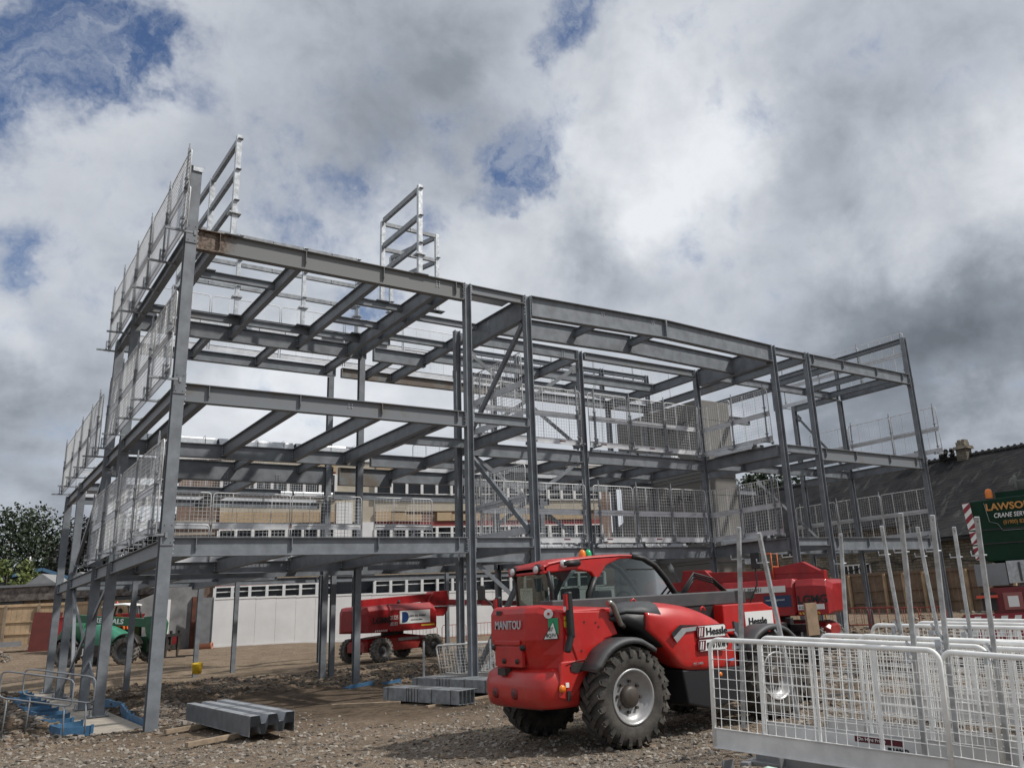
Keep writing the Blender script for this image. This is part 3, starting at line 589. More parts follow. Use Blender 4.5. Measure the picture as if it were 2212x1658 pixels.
# transverse rows
beam(.13, V2, 7.6, V2, Z3, .50, .2); beam(7.9, V2, 10, V2, Z3, .50, .2); beam(.13, V3, 7.6, V3, Z3, .38, .2); beam(7.85, V3, 15, V3, Z3, .38, .2, rusty('steel_red_rust', .40, .56)); beam(15.2, V3, 31.8, V3, Z3, .38, .2)
beam(.13, V2, 7.6, V2, Z2, .45, .2); beam(7.85, V2, 10, V2, Z2, .45, .2); beam(.13, V3, 7.6, V3, Z2, .68, .22, bolts=((3.6, .4, 3), (5.4, .4, 3))); beam(7.85, V3, 10, V3, Z2, .68, .22, rusty('steel_dark_brown', .44, .62)); beam(10, V3, 21.5, V3, Z2, .5, .2)
beam(.13, V2, 7.6, V2, Z1, .45, .2); beam(7.85, V2, 10, V2, Z1, .45, .2); beam(.13, V3, 10, V3, Z1, .45, .2); beam(10, V3, 31.8, V3, Z1, .45, .2)
for v, u1 in ((V4, 7.6), (V5, 10.8)): beam(.13, v, u1, v, Z2, .3, .17); beam(.13, v, u1, v, Z1, .28, .17)
beam(10.8, V5, 22, V5, Z1, .28, .17); beam(10, V4, 22, V4, Z2, .35, .17)
# secondary beams, left block
for u, d in ((.65, .40), (2.85, .40), (5.1, .40), (6.9, .46), (7.42, .36)): beam(u, .02, u, V2-.02, Z3-.005, d, .16, bolts=() if u < 5 else ((3.2, .12, 3),))
for u in (2.3, 4.55, 7.2, 8.9): beam(u, V2+.02, u, V3-.02, Z3-.005, .32, .15)
for a, c, v in ((.65, 2.85, 2.6), (5.1, 6.9, 2.6), (0, 2.85, 6.15), (2.85, 5.1, 6.15), (5.1, 6.9, 6.15), (6.9, 7.42, 1.5), (6.9, 7.42, 3.4), (7.42, 9.95, 3.1), (6.9, 9.95, 5.4), (5.1, 6.9, 4.5)): beam(a+.02, v, c-.02, v, Z3, .22, .14, RUST if a == 0 else None)
for z in (Z2, Z1):
    for u, d in ((.65, .38), (2.85, .40), (5.1, .42), (6.9, .40), (7.42, .30)): beam(u, .02, u, V2-.02, z-.005, d, .17, RUST2 if z == Z2 and u < 4 else None)
    for u in (1.5, 4.0, 6.3): beam(u, V2+.02, u, V3-.02, z-.005, .30, .15)
    for u in (2.6, 5.2): beam(u, V3+.02, u, V5-.02, z-.005, .42, .17)
    for v in (1.4, 2.8, 4.2): beam(6.92, v, 7.4, v, z-.01, .25, .13, ends=False)
    beam(7.42, 3.6, 10, 3.6, z, .3, .15)
# middle and right blocks
beam(10, .14, 10, VM-.13, Z3, .75, .22, bolts=((2.2, .12, 6),)); beam(10, VM+.13, 10, V3, Z3, .38, .17)
beam(21.7, .14, 21.6, VM-.13, Z3, .75, .22); beam(21.5, VM+.13, 21.5, V3, Z3, .40, .18)
beam(24, .14, 24, V3, Z3, .36, .17, RUST2); beam(15.1, VM+.13, 15.1, V3, Z3, .36, .17)
beam(10.13, VM, 14.97, VM, Z3, .40, .18, bolts=((4.2, .1, 5),)); beam(15.35, VM, 21.37, VM, Z3-.02, .30, .17, RUST2)
beam(10, 6.8, 21.4, 6.8, Z3, .36, .18); beam(12, 8.6, 21.4, 8.6, Z3, .34, .17); beam(17.7, 6.9, 17.7, 8.5, Z3, .25, .15)
beam(21.6, VM, 31.6, VM, Z3, .34, .17); beam(31.75, .14, 31.75, VM-.13, Z3, .36, .17); beam(31.75, VM+.13, 31.8, 6.9, Z3, .30, .17); beam(26.9, VM+.1, 26.9, V3, Z3, .3, .16)
for u in (26.5, 29.0, 31.0): beam(u, .02, u, VM-.02, Z3-.005, .28, .15)
for z in (Z1, Z2):
    beam(10.13, VM, 14.97, VM, z, .45, .2); beam(15.23, VM, 21.37, VM, z, .45, .2)
    beam(21.7, .14, 21.6, VM-.13, z, .45, .2); beam(10, .14, 10, VM-.13, z, .36, .18); beam(10, VM+.13, 10, V3, z, .4, .18)
    for u in (12.5, 15.1, 17.9, 19.8, 21.5): beam(u, VM+.1, u, V3-.02, z-.005, .36, .17)
    beam(21.6, VM, 31.6, VM, z, .36, .18); beam(24, .14, 24, V3, z, .36, .17); beam(31.75, .14, 31.8, 6.9, z, .36, .17)
    for u in (26.5, 29.0): beam(u, .02, u, VM-.02, z-.005, .30, .16)
    beam(10, 7.3, 21.4, 7.3, z, .35, .17)
beam(21.5, V3, 31.8, V3, Z2, .35, .17)
# upstand rail on right gable and rear parapet posts
beam(31.75, .13, 31.75, 3.9, 13.7, .22, .2, name='parapet_rail'); beam(31.75, 3.9, 31.75, 8.2, 13.7, .22, .2, name='parapet_rail')
for u, v in ((31.75, 4.0), (31.75, 8.2)): col(u, v, Z3, 13.7, 'u', w=.15)
for u in (16.2, 21.2, 24.2): col(u, V3, Z3, 13.5, 'u', w=.18)
beam(12, V3, 16.1, V3, 13.45, .2, .16, name='parapet_rail'); beam(16.3, V3, 24.1, V3, 13.45, .2, .16, name='parapet_rail'); beam(0, V3, 9.9, V3, 13.35, .26, .16, name='parapet_rail')
# bracing
def brace(p0, p1, w=.12, t=.06, kind='flat'):
    b = MB(); d = (Vector(p1)-Vector(p0)).normalized()
    b.bar(p0, p1, t, w, STEEL)
    for p, s in ((p0, 1), (p1, -1)): b.bar(Vector(p)-d*s*.12, Vector(p)+d*s*.22, .02, w*2.0, STEEL); b.cbox(Vector(p)+d*s*.1, (.05, .05, .05), BOLT)
    b.build('brace', frame)
for z0, z1 in ((.2, 3.75), (4.45, 7.35), (8.05, 11.0)):
    if z0 > 8: brace((10, .25, z1), (10, VM-.25, z0), .16, .1)
    elif z0 > 4: brace((10, .25, z0), (10, VM-.25, z1), .16, .1)
    else: brace((10, .25, z1), (10, VM-.25, z0), .16, .1)
    brace((10.25, VM, z0), (14.85, VM, z1+.1), .14, .03); brace((10.25, VM+.06, z1+.1), (14.85, VM+.06, z0), .14, .03)
brace((0, V3+.2, 7.4), (0, V4-.2, 4.4), .14, .1); brace((0, V2+.3, 3.7), (0, V4-.3, .3), .14, .04); brace((.05, V2+.3, .3), (.05, V4-.3, 3.7), .14, .04); brace((.1, V4-.2, 3.9), (.1, V4-2.6, .2), .16, .1)
brace((31.8, 6.8, 11.2), (31.8, VM+.2, 8.0), .14, .04); brace((24.1, V3, 8.2), (26.8, V3, 11.3), .14, .04); brace((24.1, V3, 4.5), (26.8, V3, 7.4), .14, .04)
brace((21.7, 6.9, 3.6), (24, 6.9, .4), .14, .04); brace((27.1, 6, 7.4), (31.5, 6, 4.5), .14, .04)

# ------------------------------------------------------------ galvanised screen frames on the roof
def screen(label, posts, rails):
    s = thing('roof_screen_frame', label, 'screen frame')
    for (u, v, zb, zt, fl, w) in posts:
        b = MB(); b.box((u-w/2, v-w/2, zb), (u+w/2, v+w/2, zt), GALV)
        if fl: b.cbox((u, v, 12.52), (.30, .26, .02), GALV); b.cbox((u, v, 12.495), (.30, .26, .02), GALV)
        b.cbox((u, v, zb+.01), (.45, .30, .02), STEEL)
        for z in (14.72, 13.82, 12.92):
            if zt > z: b.cbox((u+.02, v-w/2-.015, z-.04), (.13, .10, .012), GALVD)
        b.build('post', s)
    for (p0, p1, h) in rails:
        b = MB(); d = (Vector(p1)-Vector(p0)).normalized(); b.bar(p0, p1, .10, h, GALVD); m_ = (Vector(p0)+Vector(p1))/2
        for o_ in (-.04, .04): b.cbox(m_+Vector((0, -.06, o_)), (.03, .03, .03), BOLT)
        b.build('rail', s)
rl = []
for z in (14.66, 13.75, 12.85): rl += [((1, .08, z), (.97, 2.5, z), .16), ((.97, 2.7, z), (.9, 5.9, z), .16)]
for z in (14.66, 13.65, 12.85): rl += [((1.0, 6, z), (2.57, 6, z), .13), ((2.75, 6, z), (4.75, 6, z), .13), ((4.9, 6, z), (6.7, 6, z), .13)]
screen('galvanised post-and-rail screen frame on the roof beside the tall left corner column', [(1, .02, Z3, 14.8, 1, .13), (.97, 2.6, Z3, 14.75, 1, .13), (.88, 6, Z3, 14.7, 1, .13), (2.66, 6, Z3, 14.75, 1, .12), (4.83, 6, Z3, 14.75, 1, .12), (6.75, 6, Z3, 14.75, 1, .12)], rl)
rl = []
for z in (14.66, 13.75, 12.85): rl += [((6.25, .1, z), (6.22, 2.5, z), .16)]
for z in (14.58, 13.68): rl += [((6.3, 2.6, z), (8.1, 2.6, z), .12), ((8.17, 2.7, z), (7.6, 5.0, z), .14)]
screen('small galvanised post-and-rail screen frame standing alone near the middle of roof', [(6.27, .02, Z3, 14.8, 1, .13), (6.22, 2.6, Z3, 14.65, 0, .13), (8.17, 2.6, Z3, 14.65, 0, .12), (7.6, 5.0, Z3, 14.6, 1, .12)], rl)

# ------------------------------------------------------------ mesh edge barriers
def barrier_meshes(Lb, H=1.12, wm=None, tm=None, hi=False, ww=.009):
    wm = wm or WMESH; tm = tm or WTOE; r = .026 if hi else .018; T = .20
    f = MB(); c = .11; pts = [(.02, 0, .02), (.02, 0, H-c)]
    for k in range(1, 4 if not hi else 6): a = pi/2*k/(4 if not hi else 6); pts.append((.02+c-c*cos(a), 0, H-c+c*sin(a)))
    pts += [(.02+c, 0, H), (Lb-.02-c, 0, H)]
    for k in range(1, 4 if not hi else 6): a = pi/2*k/(4 if not hi else 6); pts.append((Lb-.02-c+c*sin(a), 0, H-c+c*cos(a)))
    pts += [(Lb-.02, 0, H-c), (Lb-.02, 0, .02)]
    f.tube(pts, r, wm, 8 if hi else 5)
    nm = max(1, round(Lb/.65))
    for k in range(1, nm): x = Lb*k/nm; f.bar((x, 0, T), (x, 0, H-.01), .03 if hi else (.022 if k % 2 else .016), .012, wm, up=(0, 1, 0))
    g = MB(); w = .0062 if hi else ww
    nx_ = round(Lb/(.115 if hi else .12)); nz_ = round((H-T)/(.10 if hi else .11))
    for k in range(1, nx_): x = Lb*k/nx_; g.bar((x, .008, T), (x, .008, H), w, w, wm, up=(0, 1, 0))
    for k in range(1, nz_): z = T+(H-T)*k/nz_; g.bar((.02, 0, z), (Lb-.02, 0, z), w, w, wm)
    t_ = MB(); t_.box((.0, -.004, .0), (Lb, .004, T), tm); t_.box((0, -.022, T-.004), (Lb, .0, T+.004), tm); t_.box((0, -.022, -.004), (Lb, 0, .004), tm)
    return f.mesh('rail_frame'), g.mesh('wire_mesh'), t_.mesh('toe_board')
BC = {}
LBL = MB(); LBL.box((-.14, -.006, -.025), (.14, -.0045, .025), MAROONL); LBLM = LBL.mesh('label_strip')
def barrier(label, p, rz, Lb, group, tilt=0., key='std', strip=0):
    k = (round(Lb, 2), key)
    if k not in BC: BC[k] = barrier_meshes(Lb, ww={'std': .009, 'mid': .0062, 'far': .0032}[key])
    t = thing('mesh_barrier', label, 'mesh barrier', p, rz, group); t.rotation_euler = (tilt, 0, rz)
    for me_, nm in zip(BC[k], ('rail_frame', 'wire_mesh', 'toe_board')): o = obj_from(me_, nm, t)
    if strip: q = obj_from(LBLM, 'label_strip', o); q.location = (Lb*strip, 0, .12)
    return t
def edge_post_mesh():
    a = MB(); a.bar((0, 0, .0), (0, 0, 2.2), .045, .045, GALVD, up=(0, 1, 0)); a.bar((0, .0, 2.2), (0, 0, 2.32), .028, .028, GALVD, up=(0, 1, 0))
    b = MB(); b.bar((0, -.36, -.02), (0, .30, -.02), .05, .05, GALVD); b.bar((.05, -.08, -.02), (.05, -.08, .30), .04, .04, GALVD, up=(0, 1, 0)); b.cbox((0, .30, -.03), (.11, .05, .12), GALVD)
    c = MB(); c.bar((.03, -.03, .1), (.03, -.03, 1.37), .012, .012, GALVD, up=(0, 1, 0))
    for z in (.12, .30, 1.1, 1.35): c.cbox((0, .0, z), (.085, .085, .035), GALVD); c.bar((-.10, -.02, z+.02), (.10, -.02, z+.02), .016, .016, GALVD)
    return a.mesh('upright'), b.mesh('bracket_arm'), c.mesh('clamp')
EPM = edge_post_mesh()
def edge_post(label, p, rz, group):
    t = thing('edge_post', label, 'edge protection post', p, rz, group)
    for me_, nm in zip(EPM, ('upright', 'bracket_arm', 'clamp')): obj_from(me_, nm, t)
    return t
def fence(desc, frm, p0, p1, n, z, posts=1, rows=2, pg=None, strips=0., gap=.03, key='std'):
    """n panels from p0 to p1; outward side is to the right of travel; posts stand outside"""
    p0 = Vector((*p0, 0)); p1 = Vector((*p1, 0)); d = p1-p0; Lb = d.length/n-gap; d.normalize(); rz = atan2(d.y, d.x); outw = Vector((d.y, -d.x, 0))
    g = 'mesh barriers along the '+desc
    for i in range(n):
        q = p0+d*(i*(Lb+gap))
        for r_ in range(rows):
            nm = ('lower', 'upper')[r_] if rows == 2 else 'single'
            st = (.35 if (i+r_) % 2 == 0 else .6)*strips if strips and (i+r_) % 3 != 2 else 0
            if n == 1: lb = '%s mesh barrier on the %s' % (nm, desc)
            else: lb = '%s mesh barrier, %s from %s, on the %s' % (nm, ORD[i], frm, desc)
            barrier(lb, (q.x, q.y, z+.02+1.0*r_), rz+rng.normal(0, .004), Lb, g, tilt=rng.normal(0, .008), strip=st, key=key)
    if posts:
        k = 0; m_ = n*posts+1; 
        for i in range(m_):
            q = p0+d*(.25+(d.dot(p1-p0)-.5)*i/(m_-1))+outw*.05
            e = edge_post('%s edge post from %s on the %s' % (ORD[i], frm, desc), (q.x, q.y, z+.02), rz, 'edge posts along the '+desc)
            e.rotation_euler = (rng.normal(0, .012), rng.normal(0, .02), rz)
# travel so that the outside is on the right-hand side
def rfence(desc, frm, p0, p1, n, z, **k): fence(desc, frm, p0, p1, n, z, **k)
NB = 'the back'
fence('left roof edge', NB, (-.28, 10.5), (-.28, -.9), 5, 11.45)
fence('second floor left edge, front half', NB, (-.28, 9.2), (-.28, -.55), 4, 7.84)
fence('second floor left edge, rear half', NB, (-.28, 20.6), (-.28, 10.6), 4, 7.9)
fence('first floor left edge', NB, (-.28, 10.3), (-.28, -.4), 4, 4.28)
fence('first floor inner edge, left bay', 'the left', (.1, V2-.25), (7.5, V2-.25), 3, 4.12, posts=0)
fence('first floor inner edge, middle columns', 'the left', (7.9, V2-.25), (10.2, V2-.25), 1, 4.12, posts=0, strips=1)
fence('second floor far rear edge', 'the left', (.2, 20.9), (10.8, 20.9), 4, Z2, posts=0)
for z, nm in ((Z1, 'first floor'), (Z2, 'second floor')):
    fence(nm+' recess, left part', 'the left', (10.15, VM-.2), (14.95, VM-.2), 2, z+.15, posts=1, strips=1, key='mid')
    fence(nm+' recess, right part', 'the left', (15.25, VM-.2), (21.25, VM-.2), 3, z+.15, posts=1, strips=1, key='mid')
    fence(nm+' recess, right return', 'the back', (21.55, 4.3), (21.55, .2), 2, z+.15, posts=1, key='mid')
    fence(nm+' recess, left return', 'the front', (10.05, .5), (10.05, 3.6), 1, z+.15, posts=0, strips=1, key='mid')
    fence(nm+' rear edge', 'the left', (11, V3+.1), (21, V3+.1), 4, z, posts=0, rows=1, key='far')
fence('first floor right gable', 'the front', (31.95, .1), (31.95, 7.9), 3, Z1+.12, posts=1, key='far')
fence('second floor right gable', 'the front', (31.95, -.9), (31.95, 6.4), 3, Z2+.15, posts=1, key='far')
fence('right gable roof edge', 'the front', (31.95, .1), (31.95, 7.9), 3, Z3+.05, posts=1, key='far')
fence('rear roof edge', 'the left', (.3, V3+.15), (26, V3+.15), 10, Z3+.1, posts=0, key='far')

# ------------------------------------------------------------ decking bundles
def deck_bundle(label, p, rz, Lb, n, H=.28, wid=.9, group=None, m=None):
    t = thing('decking_bundle', label, 'decking bundle', p, rz, group)
    b = MB(); prof = []
    pitch = wid/2
    for k in range(2):
        x = k*pitch; prof += [(x, 0), (x+.06, 0), (x+.09, .10), (x+pitch-.09, .10), (x+pitch-.06, 0)]
    prof.append((wid, 0))
    sh = (H-.10)/n
    for i in range(n):
        z = i*sh; top = [(x, z_+z+.003) for x, z_ in prof]; vs = []
        for x, z_ in prof: vs += [(0, x, z_+z), (Lb, x, z_+z)]
        b.add(vs, [(2*j, 2*j+1, 2*j+3, 2*j+2) for j in range(len(prof)-1)], m or DECK)
    b.box((.0, -.012, 0), (Lb, -.004, H-.1), m or DECK); b.box((.0, wid+.004, 0), (Lb, wid+.012, H-.1), m or DECK)
    b.build('steel_sheets', t)
    for f in (.16, .5, .86):
        s = MB(); s.box((Lb*f-.01, -.016, -.004), (Lb*f+.01, wid+.016, -.002), BLACK); s.box((Lb*f-.01, -.018, 0), (Lb*f+.01, -.014, H-.05), BLACK); s.box((Lb*f-.01, -.016, H+.004), (Lb*f+.01, wid+.016, H+.006), BLACK)
        s.build('strap', t)
    return t
GB = 'decking bundles landed on the steel'
for i, u in enumerate((.25, 2.75, 5.25)): deck_bundle('%s shiny decking bundle from the left on the second floor, behind the near bay' % ORD[i], (u, V2+.15, Z2+.01), 0, 2.4, 6, group=GB, m=DECKE)
for i, u in enumerate((.5, 3.3, 6.1, 8.9)): deck_bundle('%s shiny decking bundle from the left on the rear low roof' % ORD[i], (u, 18.6, Z2+.01), 0, 2.7, 6, group=GB, m=DECKE)
for i, u in enumerate((10.6, 12.9, 15.6, 18.0)): deck_bundle('%s flat decking bundle from the left on the first floor of the recess' % ORD[i], (u, VM+.08, Z1+.01), 0, 2.2, 3, .16, .6, group=GB, m=DECKE)
for i, u in enumerate((15.6, 18.0)): deck_bundle('%s flat decking bundle on the second floor of the recess, by its middle column' % ORD[i], (u, VM+.08, Z2+.01), 0, 2.2, 3, .16, .6, group=GB, m=DECKE)
for i, (u, v) in enumerate(((.6, V2+.2), (3.4, V2+.2))): deck_bundle('%s decking bundle from the left on the roof steel behind the near bay' % ORD[i], (u, v, Z3+.01), 0, 2.6, 6, group=GB, m=DECKE)
for z, nm in ((Z1, 'first'), (Z2, 'second')):
    t = deck_bundle('short black-ended decking bundle on the %s floor beside the recess return' % nm, (22.2, 1.2, z+.01), pi/2, 2.2, 4, .22, .8, group=GB, m=DECKE)
o = MB(); o.box((8.1, .4, Z3+.0), (9.8, 1.15, Z3+.02), DECKE); o = o.build('decking_sheet'); tag(o, 'loose bright decking sheet lying on the roof steel between the paired front columns', 'decking sheet')
# ------------------------------------------------------------ cladded core in the frame
core = thing('core_wall', 'tall beige-grey panelled core standing inside the right half of the steel frame', 'core wall')
for i, (z0, z1) in enumerate(((.1, 3.7), (3.72, 6.8), (6.82, 7.62), (7.64, 10.4), (10.42, 11.35))):
    b = MB(); b.box((23.95, 6.5, z0), (26.1, 12.6, z1), CORE); b.build('wall_panel', core)
for z in (6.95, 10.45, 5.0, 8.55): text('LYNX', BLACKL, (23.93, 9.15, z-.35), (0, -1, 0), (0, 0, 1), .38, 'lettering', core, 1.25)
# ------------------------------------------------------------ strip foundation, forms
b = MB(); b.box((-.62, 2.3, -.35), (.45, 21.6, -.005), CONC); o = b.build('ground_beam'); tag(o, 'pale concrete strip footing under the left row of columns', 'footing')
for i in range(7):
    v = 3.0+i*2.65; w = (.45, .62, .5, .7, .55, .6, .5)[i]
    b = MB(); pl = [(-.68-.1*(i % 2), v), (-1.05-w*.5, v+.15), (-1.15-w*.55, v+1.2), (-.70, v+1.55)]
    for a, c in zip(pl[:-1], pl[1:]): b.bar((a[0], a[1], -.06), (c[0], c[1], -.06), .04, .48, BLUEP)
    for a in pl: b.bar((a[0], a[1], -.3), (a[0], a[1], .20), .06, .06, BLUEP)
    o = b.build('blue_form'); tag(o, '%s blue formwork panel from the near end beside the strip footing' % ORD[i], 'formwork', 'blue formwork panels along the footing')
for i, (p0, p1) in enumerate((((.50, 2.1), (.55, 5.8)), ((.56, 6.0), (.95, 9.6)), ((1.0, 9.8), (.8, 13.5)))):
    b = MB(); b.bar((*p0, -.03), (*p1, -.03), .04, .30, BLUEP)
    for f in (.1, .5, .9): q = Vector((*p0, 0)).lerp(Vector((*p1, 0)), f); b.bar((q.x+.04, q.y, -.2), (q.x+.04, q.y, .15), .05, .05, BLUEP)
    o = b.build('blue_form'); tag(o, '%s long blue form from the near end on the right of the strip footing' % ORD[i], 'formwork', 'blue formwork panels along the footing')
for i, (x, y, s) in enumerate(((7.0, 5.9, .8), (7.9, 5.6, .6), (9.9, 4.4, .7))):
    b = MB(); b.cbox((x, y, .12), (s, .5, .10), BLUEP); b.bar((x-s/2, y-.25, .14), (x+s/2, y-.28, .2), .03, .2, BLUEP); o = b.build('blue_form'); tag(o, ('blue formwork piece at the foot of the inner column', 'small blue formwork piece right of inner column', 'blue formwork piece by the paired middle columns')[i], 'formwork', 'loose blue formwork pieces')
# bent tubular barrier bottom left
for i, (dx, dz) in enumerate(((0, 0), (.42, .02))):
    b = MB(); P0 = Vector((-2.70+dx, .98+dx*.6, 1.10)); d = Vector((1.22, -.85, -.26)); up = Vector((.0, .0, .52))
    pts = []
    for a, c in ((0, .15), (0, .85), (.03, .96), (.10, 1), (.9, 1), (.97, .96), (1, .85), (1, .15), (.97, .04), (.9, 0), (.10, 0), (.03, .04)): pts.append(P0+d*a+up*c)
    b.tube(pts, .017, STEEL, 7, closed=True); b.tube([P0+d*.12+up*0, P0+d*.10-Vector((0, 0, .75))], .016, STEEL, 6); b.tube([P0+d*.9, P0+d*.92-Vector((0, 0, .6))], .016, STEEL, 6)
    o = b.build('tubular_barrier'); tag(o, ('front bent tubular steel pedestrian barrier at the lower left', 'rear bent tubular steel barrier behind another at the lower left')[i], 'barrier', 'bent tubular barriers at lower left')
# ------------------------------------------------------------ packs on the ground
def bearer(label, p0, p1, w=.1, h=.09):
    b = MB(); b.bar(p0, p1, w, h, TIMBER); o = b.build('timber_bearer', bevel=.006, seg=1); tag(o, label, 'timber bearer', 'timber bearers on the ground')
bearer('timber bearer under the front end of the near decking bundle', (-.15, -3.95, .30), (1.6, -3.15, .29))
bearer('timber bearer under the far end of the near decking bundle', (.05, -1.2, .27), (2.6, -.3, .28))
bearer('long thin timber lying left of the middle purlin pack', (4.0, .15, .24), (5.3, -.9, .22))
bearer('timber bearer under the front of the middle purlin pack', (5.3, -2.3, .20), (7.4, -1.9, .22)); bearer('timber bearer under the rear of the middle purlin pack', (5.2, -.4, .20), (8.4, .1, .24))
# near profiled decking bundle
t = thing('decking_bundle', 'large strapped bundle of trapezoidal decking sheets lying in the left foreground', 'decking bundle', (1.12, -4.32, .36), radians(98.3))
def trapdeck(t, Lb, wid, n, H):
    b = MB(); prof = [(0, 0), (.0, .155), (.10, .155), (.14, .13), (.20, .155), (.26, .13)]
    prof = [(0, .17), (.24, .17), (.30, .03), (.42, .03), (.48, .17), (.72, .17), (.78, .03), (.90, .03), (.96, .17), (1.2, .17)]
    prof = [(x*wid/1.2, z) for x, z in prof]
    for i in range(n):
        z0 = i*(H-.17)/n; vs = []
        for x, z in prof: vs += [(0, x, z+z0), (Lb, x, z+z0)]
        b.add(vs, [(2*j, 2*j+1, 2*j+3, 2*j+2) for j in range(len(prof)-1)], DECK)
        b.add([(0, 0, z0), (Lb, 0, z0), (Lb, 0, z0+.17), (0, 0, z0+.17), (0, wid, z0), (Lb, wid, z0), (Lb, wid, z0+.17), (0, wid, z0+.17)], [(0, 1, 2, 3), (4, 5, 6, 7)], DECK)
    b.box((0, -.006, -.005), (Lb, -.003, H), DECK)
    b.build('steel_sheets', t)
    for f in (.08, .5, .94):
        s = MB(); s.box((Lb*f-.012, -.012, -.008), (Lb*f+.012, -.008, H+.004), BLACK if f < .9 else WHITEL); s.box((Lb*f-.012, -.012, H+.004), (Lb*f+.012, wid+.012, H+.008), BLACK); s.build('strap', t)
trapdeck(t, 4.4, .80, 18, .36)
t.rotation_euler = (0, 0, radians(98.3)); t.location = (2.02, -4.45, .36)
# mirror the bundle so its long flat side faces the camera
t.rotation_euler = (0, 0, radians(91.6)); t.location = (1.66, -4.14, .31)
def purlin_pack(label, p, rz, Lb, n, m, w=.07, h=.18, rows=1):
    t = thing('purlin_pack', label, 'purlin pack', p, rz, 'packs of cold-formed steel beside the telehandler'); b = MB()
    for r_ in range(rows):
        for i in range(n):
            y = i*w; z = r_*h
            b.box((0, y, z), (Lb, y+.004, z+h), m); b.box((0, y+.004, z+h-.004), (Lb, y+w*.85, z+h), m); b.box((0, y+.004, z), (Lb, y+w*.85, z+.004), m); b.box((0, y+w*.83, z+h-.03), (Lb, y+w*.85, z+h-.004), m)
    b.build('purlins', t)
    for f in (.07, .33, .36, .40, .44, .48, .66, .9):
        s = MB(); s.box((Lb*f-.008, -.01, -.006), (Lb*f+.008, -.006, h*rows+.006), BLACK); s.box((Lb*f-.008, -.01, h*rows+.003), (Lb*f+.008, w*n+.01, h*rows+.006), BLACK); s.build('strap', t)
a = atan2(-3.0, .55)
purlin_pack('near grey purlin pack with many black straps left of the red telehandler', (5.32, .15, .24), atan2(-3.1, .45), 3.15, 5, GALVD, .11, .30, 1)
purlin_pack('pack of galvanised channels behind the strapped purlins, left of telehandler', (6.75, 1.5, .28), atan2(-3.1, .5), 3.5, 6, GALVD, .13, .30, 1)
purlin_pack('third low pack of dark steel beside the telehandler bumper', (7.95, .5, .30), atan2(-3.1, .5), 3.2, 5, DGREY, .1, .22, 1)
# loose items
b = MB(); b.lathe([(0, .0), (0, .20), (.42, .26), (.46, .26), (.46, .24), (.04, .18), (.04, 0)], YELL, (0, 0, 0), 2, 20); o = b.build('yellow_bucket'); o.location = (3.6, 11.0, .55); o.rotation_euler = (radians(8), radians(-65), radians(20)); tag(o, 'yellow plastic tub standing at the foot of a rear column', 'tub')
o.location = (5.15, 18.7, .33); o.rotation_euler = (radians(5), radians(-6), radians(20)); o.scale = (.85, .85, .9)
b = MB(); b.lathe([(-.6, .19), (-.6, .26), (.6, .26), (.6, .31), (.75, .31), (.75, .24), (.60, .19), (-.6, .19)], TERRA, (0, 0, 0), 0, 24); o = b.build('clay_pipe'); o.location = (9.2, 35.0, 1.02); o.scale = (.62, .7, .7); o.rotation_euler = (0, 0, radians(-28)); tag(o, 'short terracotta drain pipe lying by the left end of white hoarding', 'drain pipe')
# ------------------------------------------------------------ white hoarding
HA = Vector((9.95, 36.35, 0)); HD = Vector((15.76, -3.52, 0)).normalized(); HN = Vector((-HD.y, HD.x, 0)); HR = atan2(HD.y, HD.x)
h = thing('site_hoarding', 'long plain white solid hoarding panels running behind the steel frame', 'hoarding', (HA.x, HA.y, 0), HR)
for i in range(23):
    x0 = i*1.22; b = MB(); zt = 3.86-x0*.018; b.box((x0+.006, 0, .35), (x0+1.214, .03, zt-.12), HOARD); b.build('panel', h)
b = MB()
for i in range(23):
    x0 = i*1.22; zt = 3.86-x0*.018
    b.box((x0, -.03, zt-.12), (x0+1.22, .05, zt), HOARD)
b.build('capping_board', h)
b = MB()
for i in range(23): x0 = i*1.22; b.box((x0, -.02, .80-x0*.018), (x0+1.22, .0, 1.0-x0*.018), HOARD)
b.build('skirting_board', h)
b = MB(); b.box((-.9, .05, .9), (-.03, .09, 3.9), GREYP); b.box((-.03, -.03, .6), (0, 1.2, 3.86), HOARD); b.build('end_return', h)
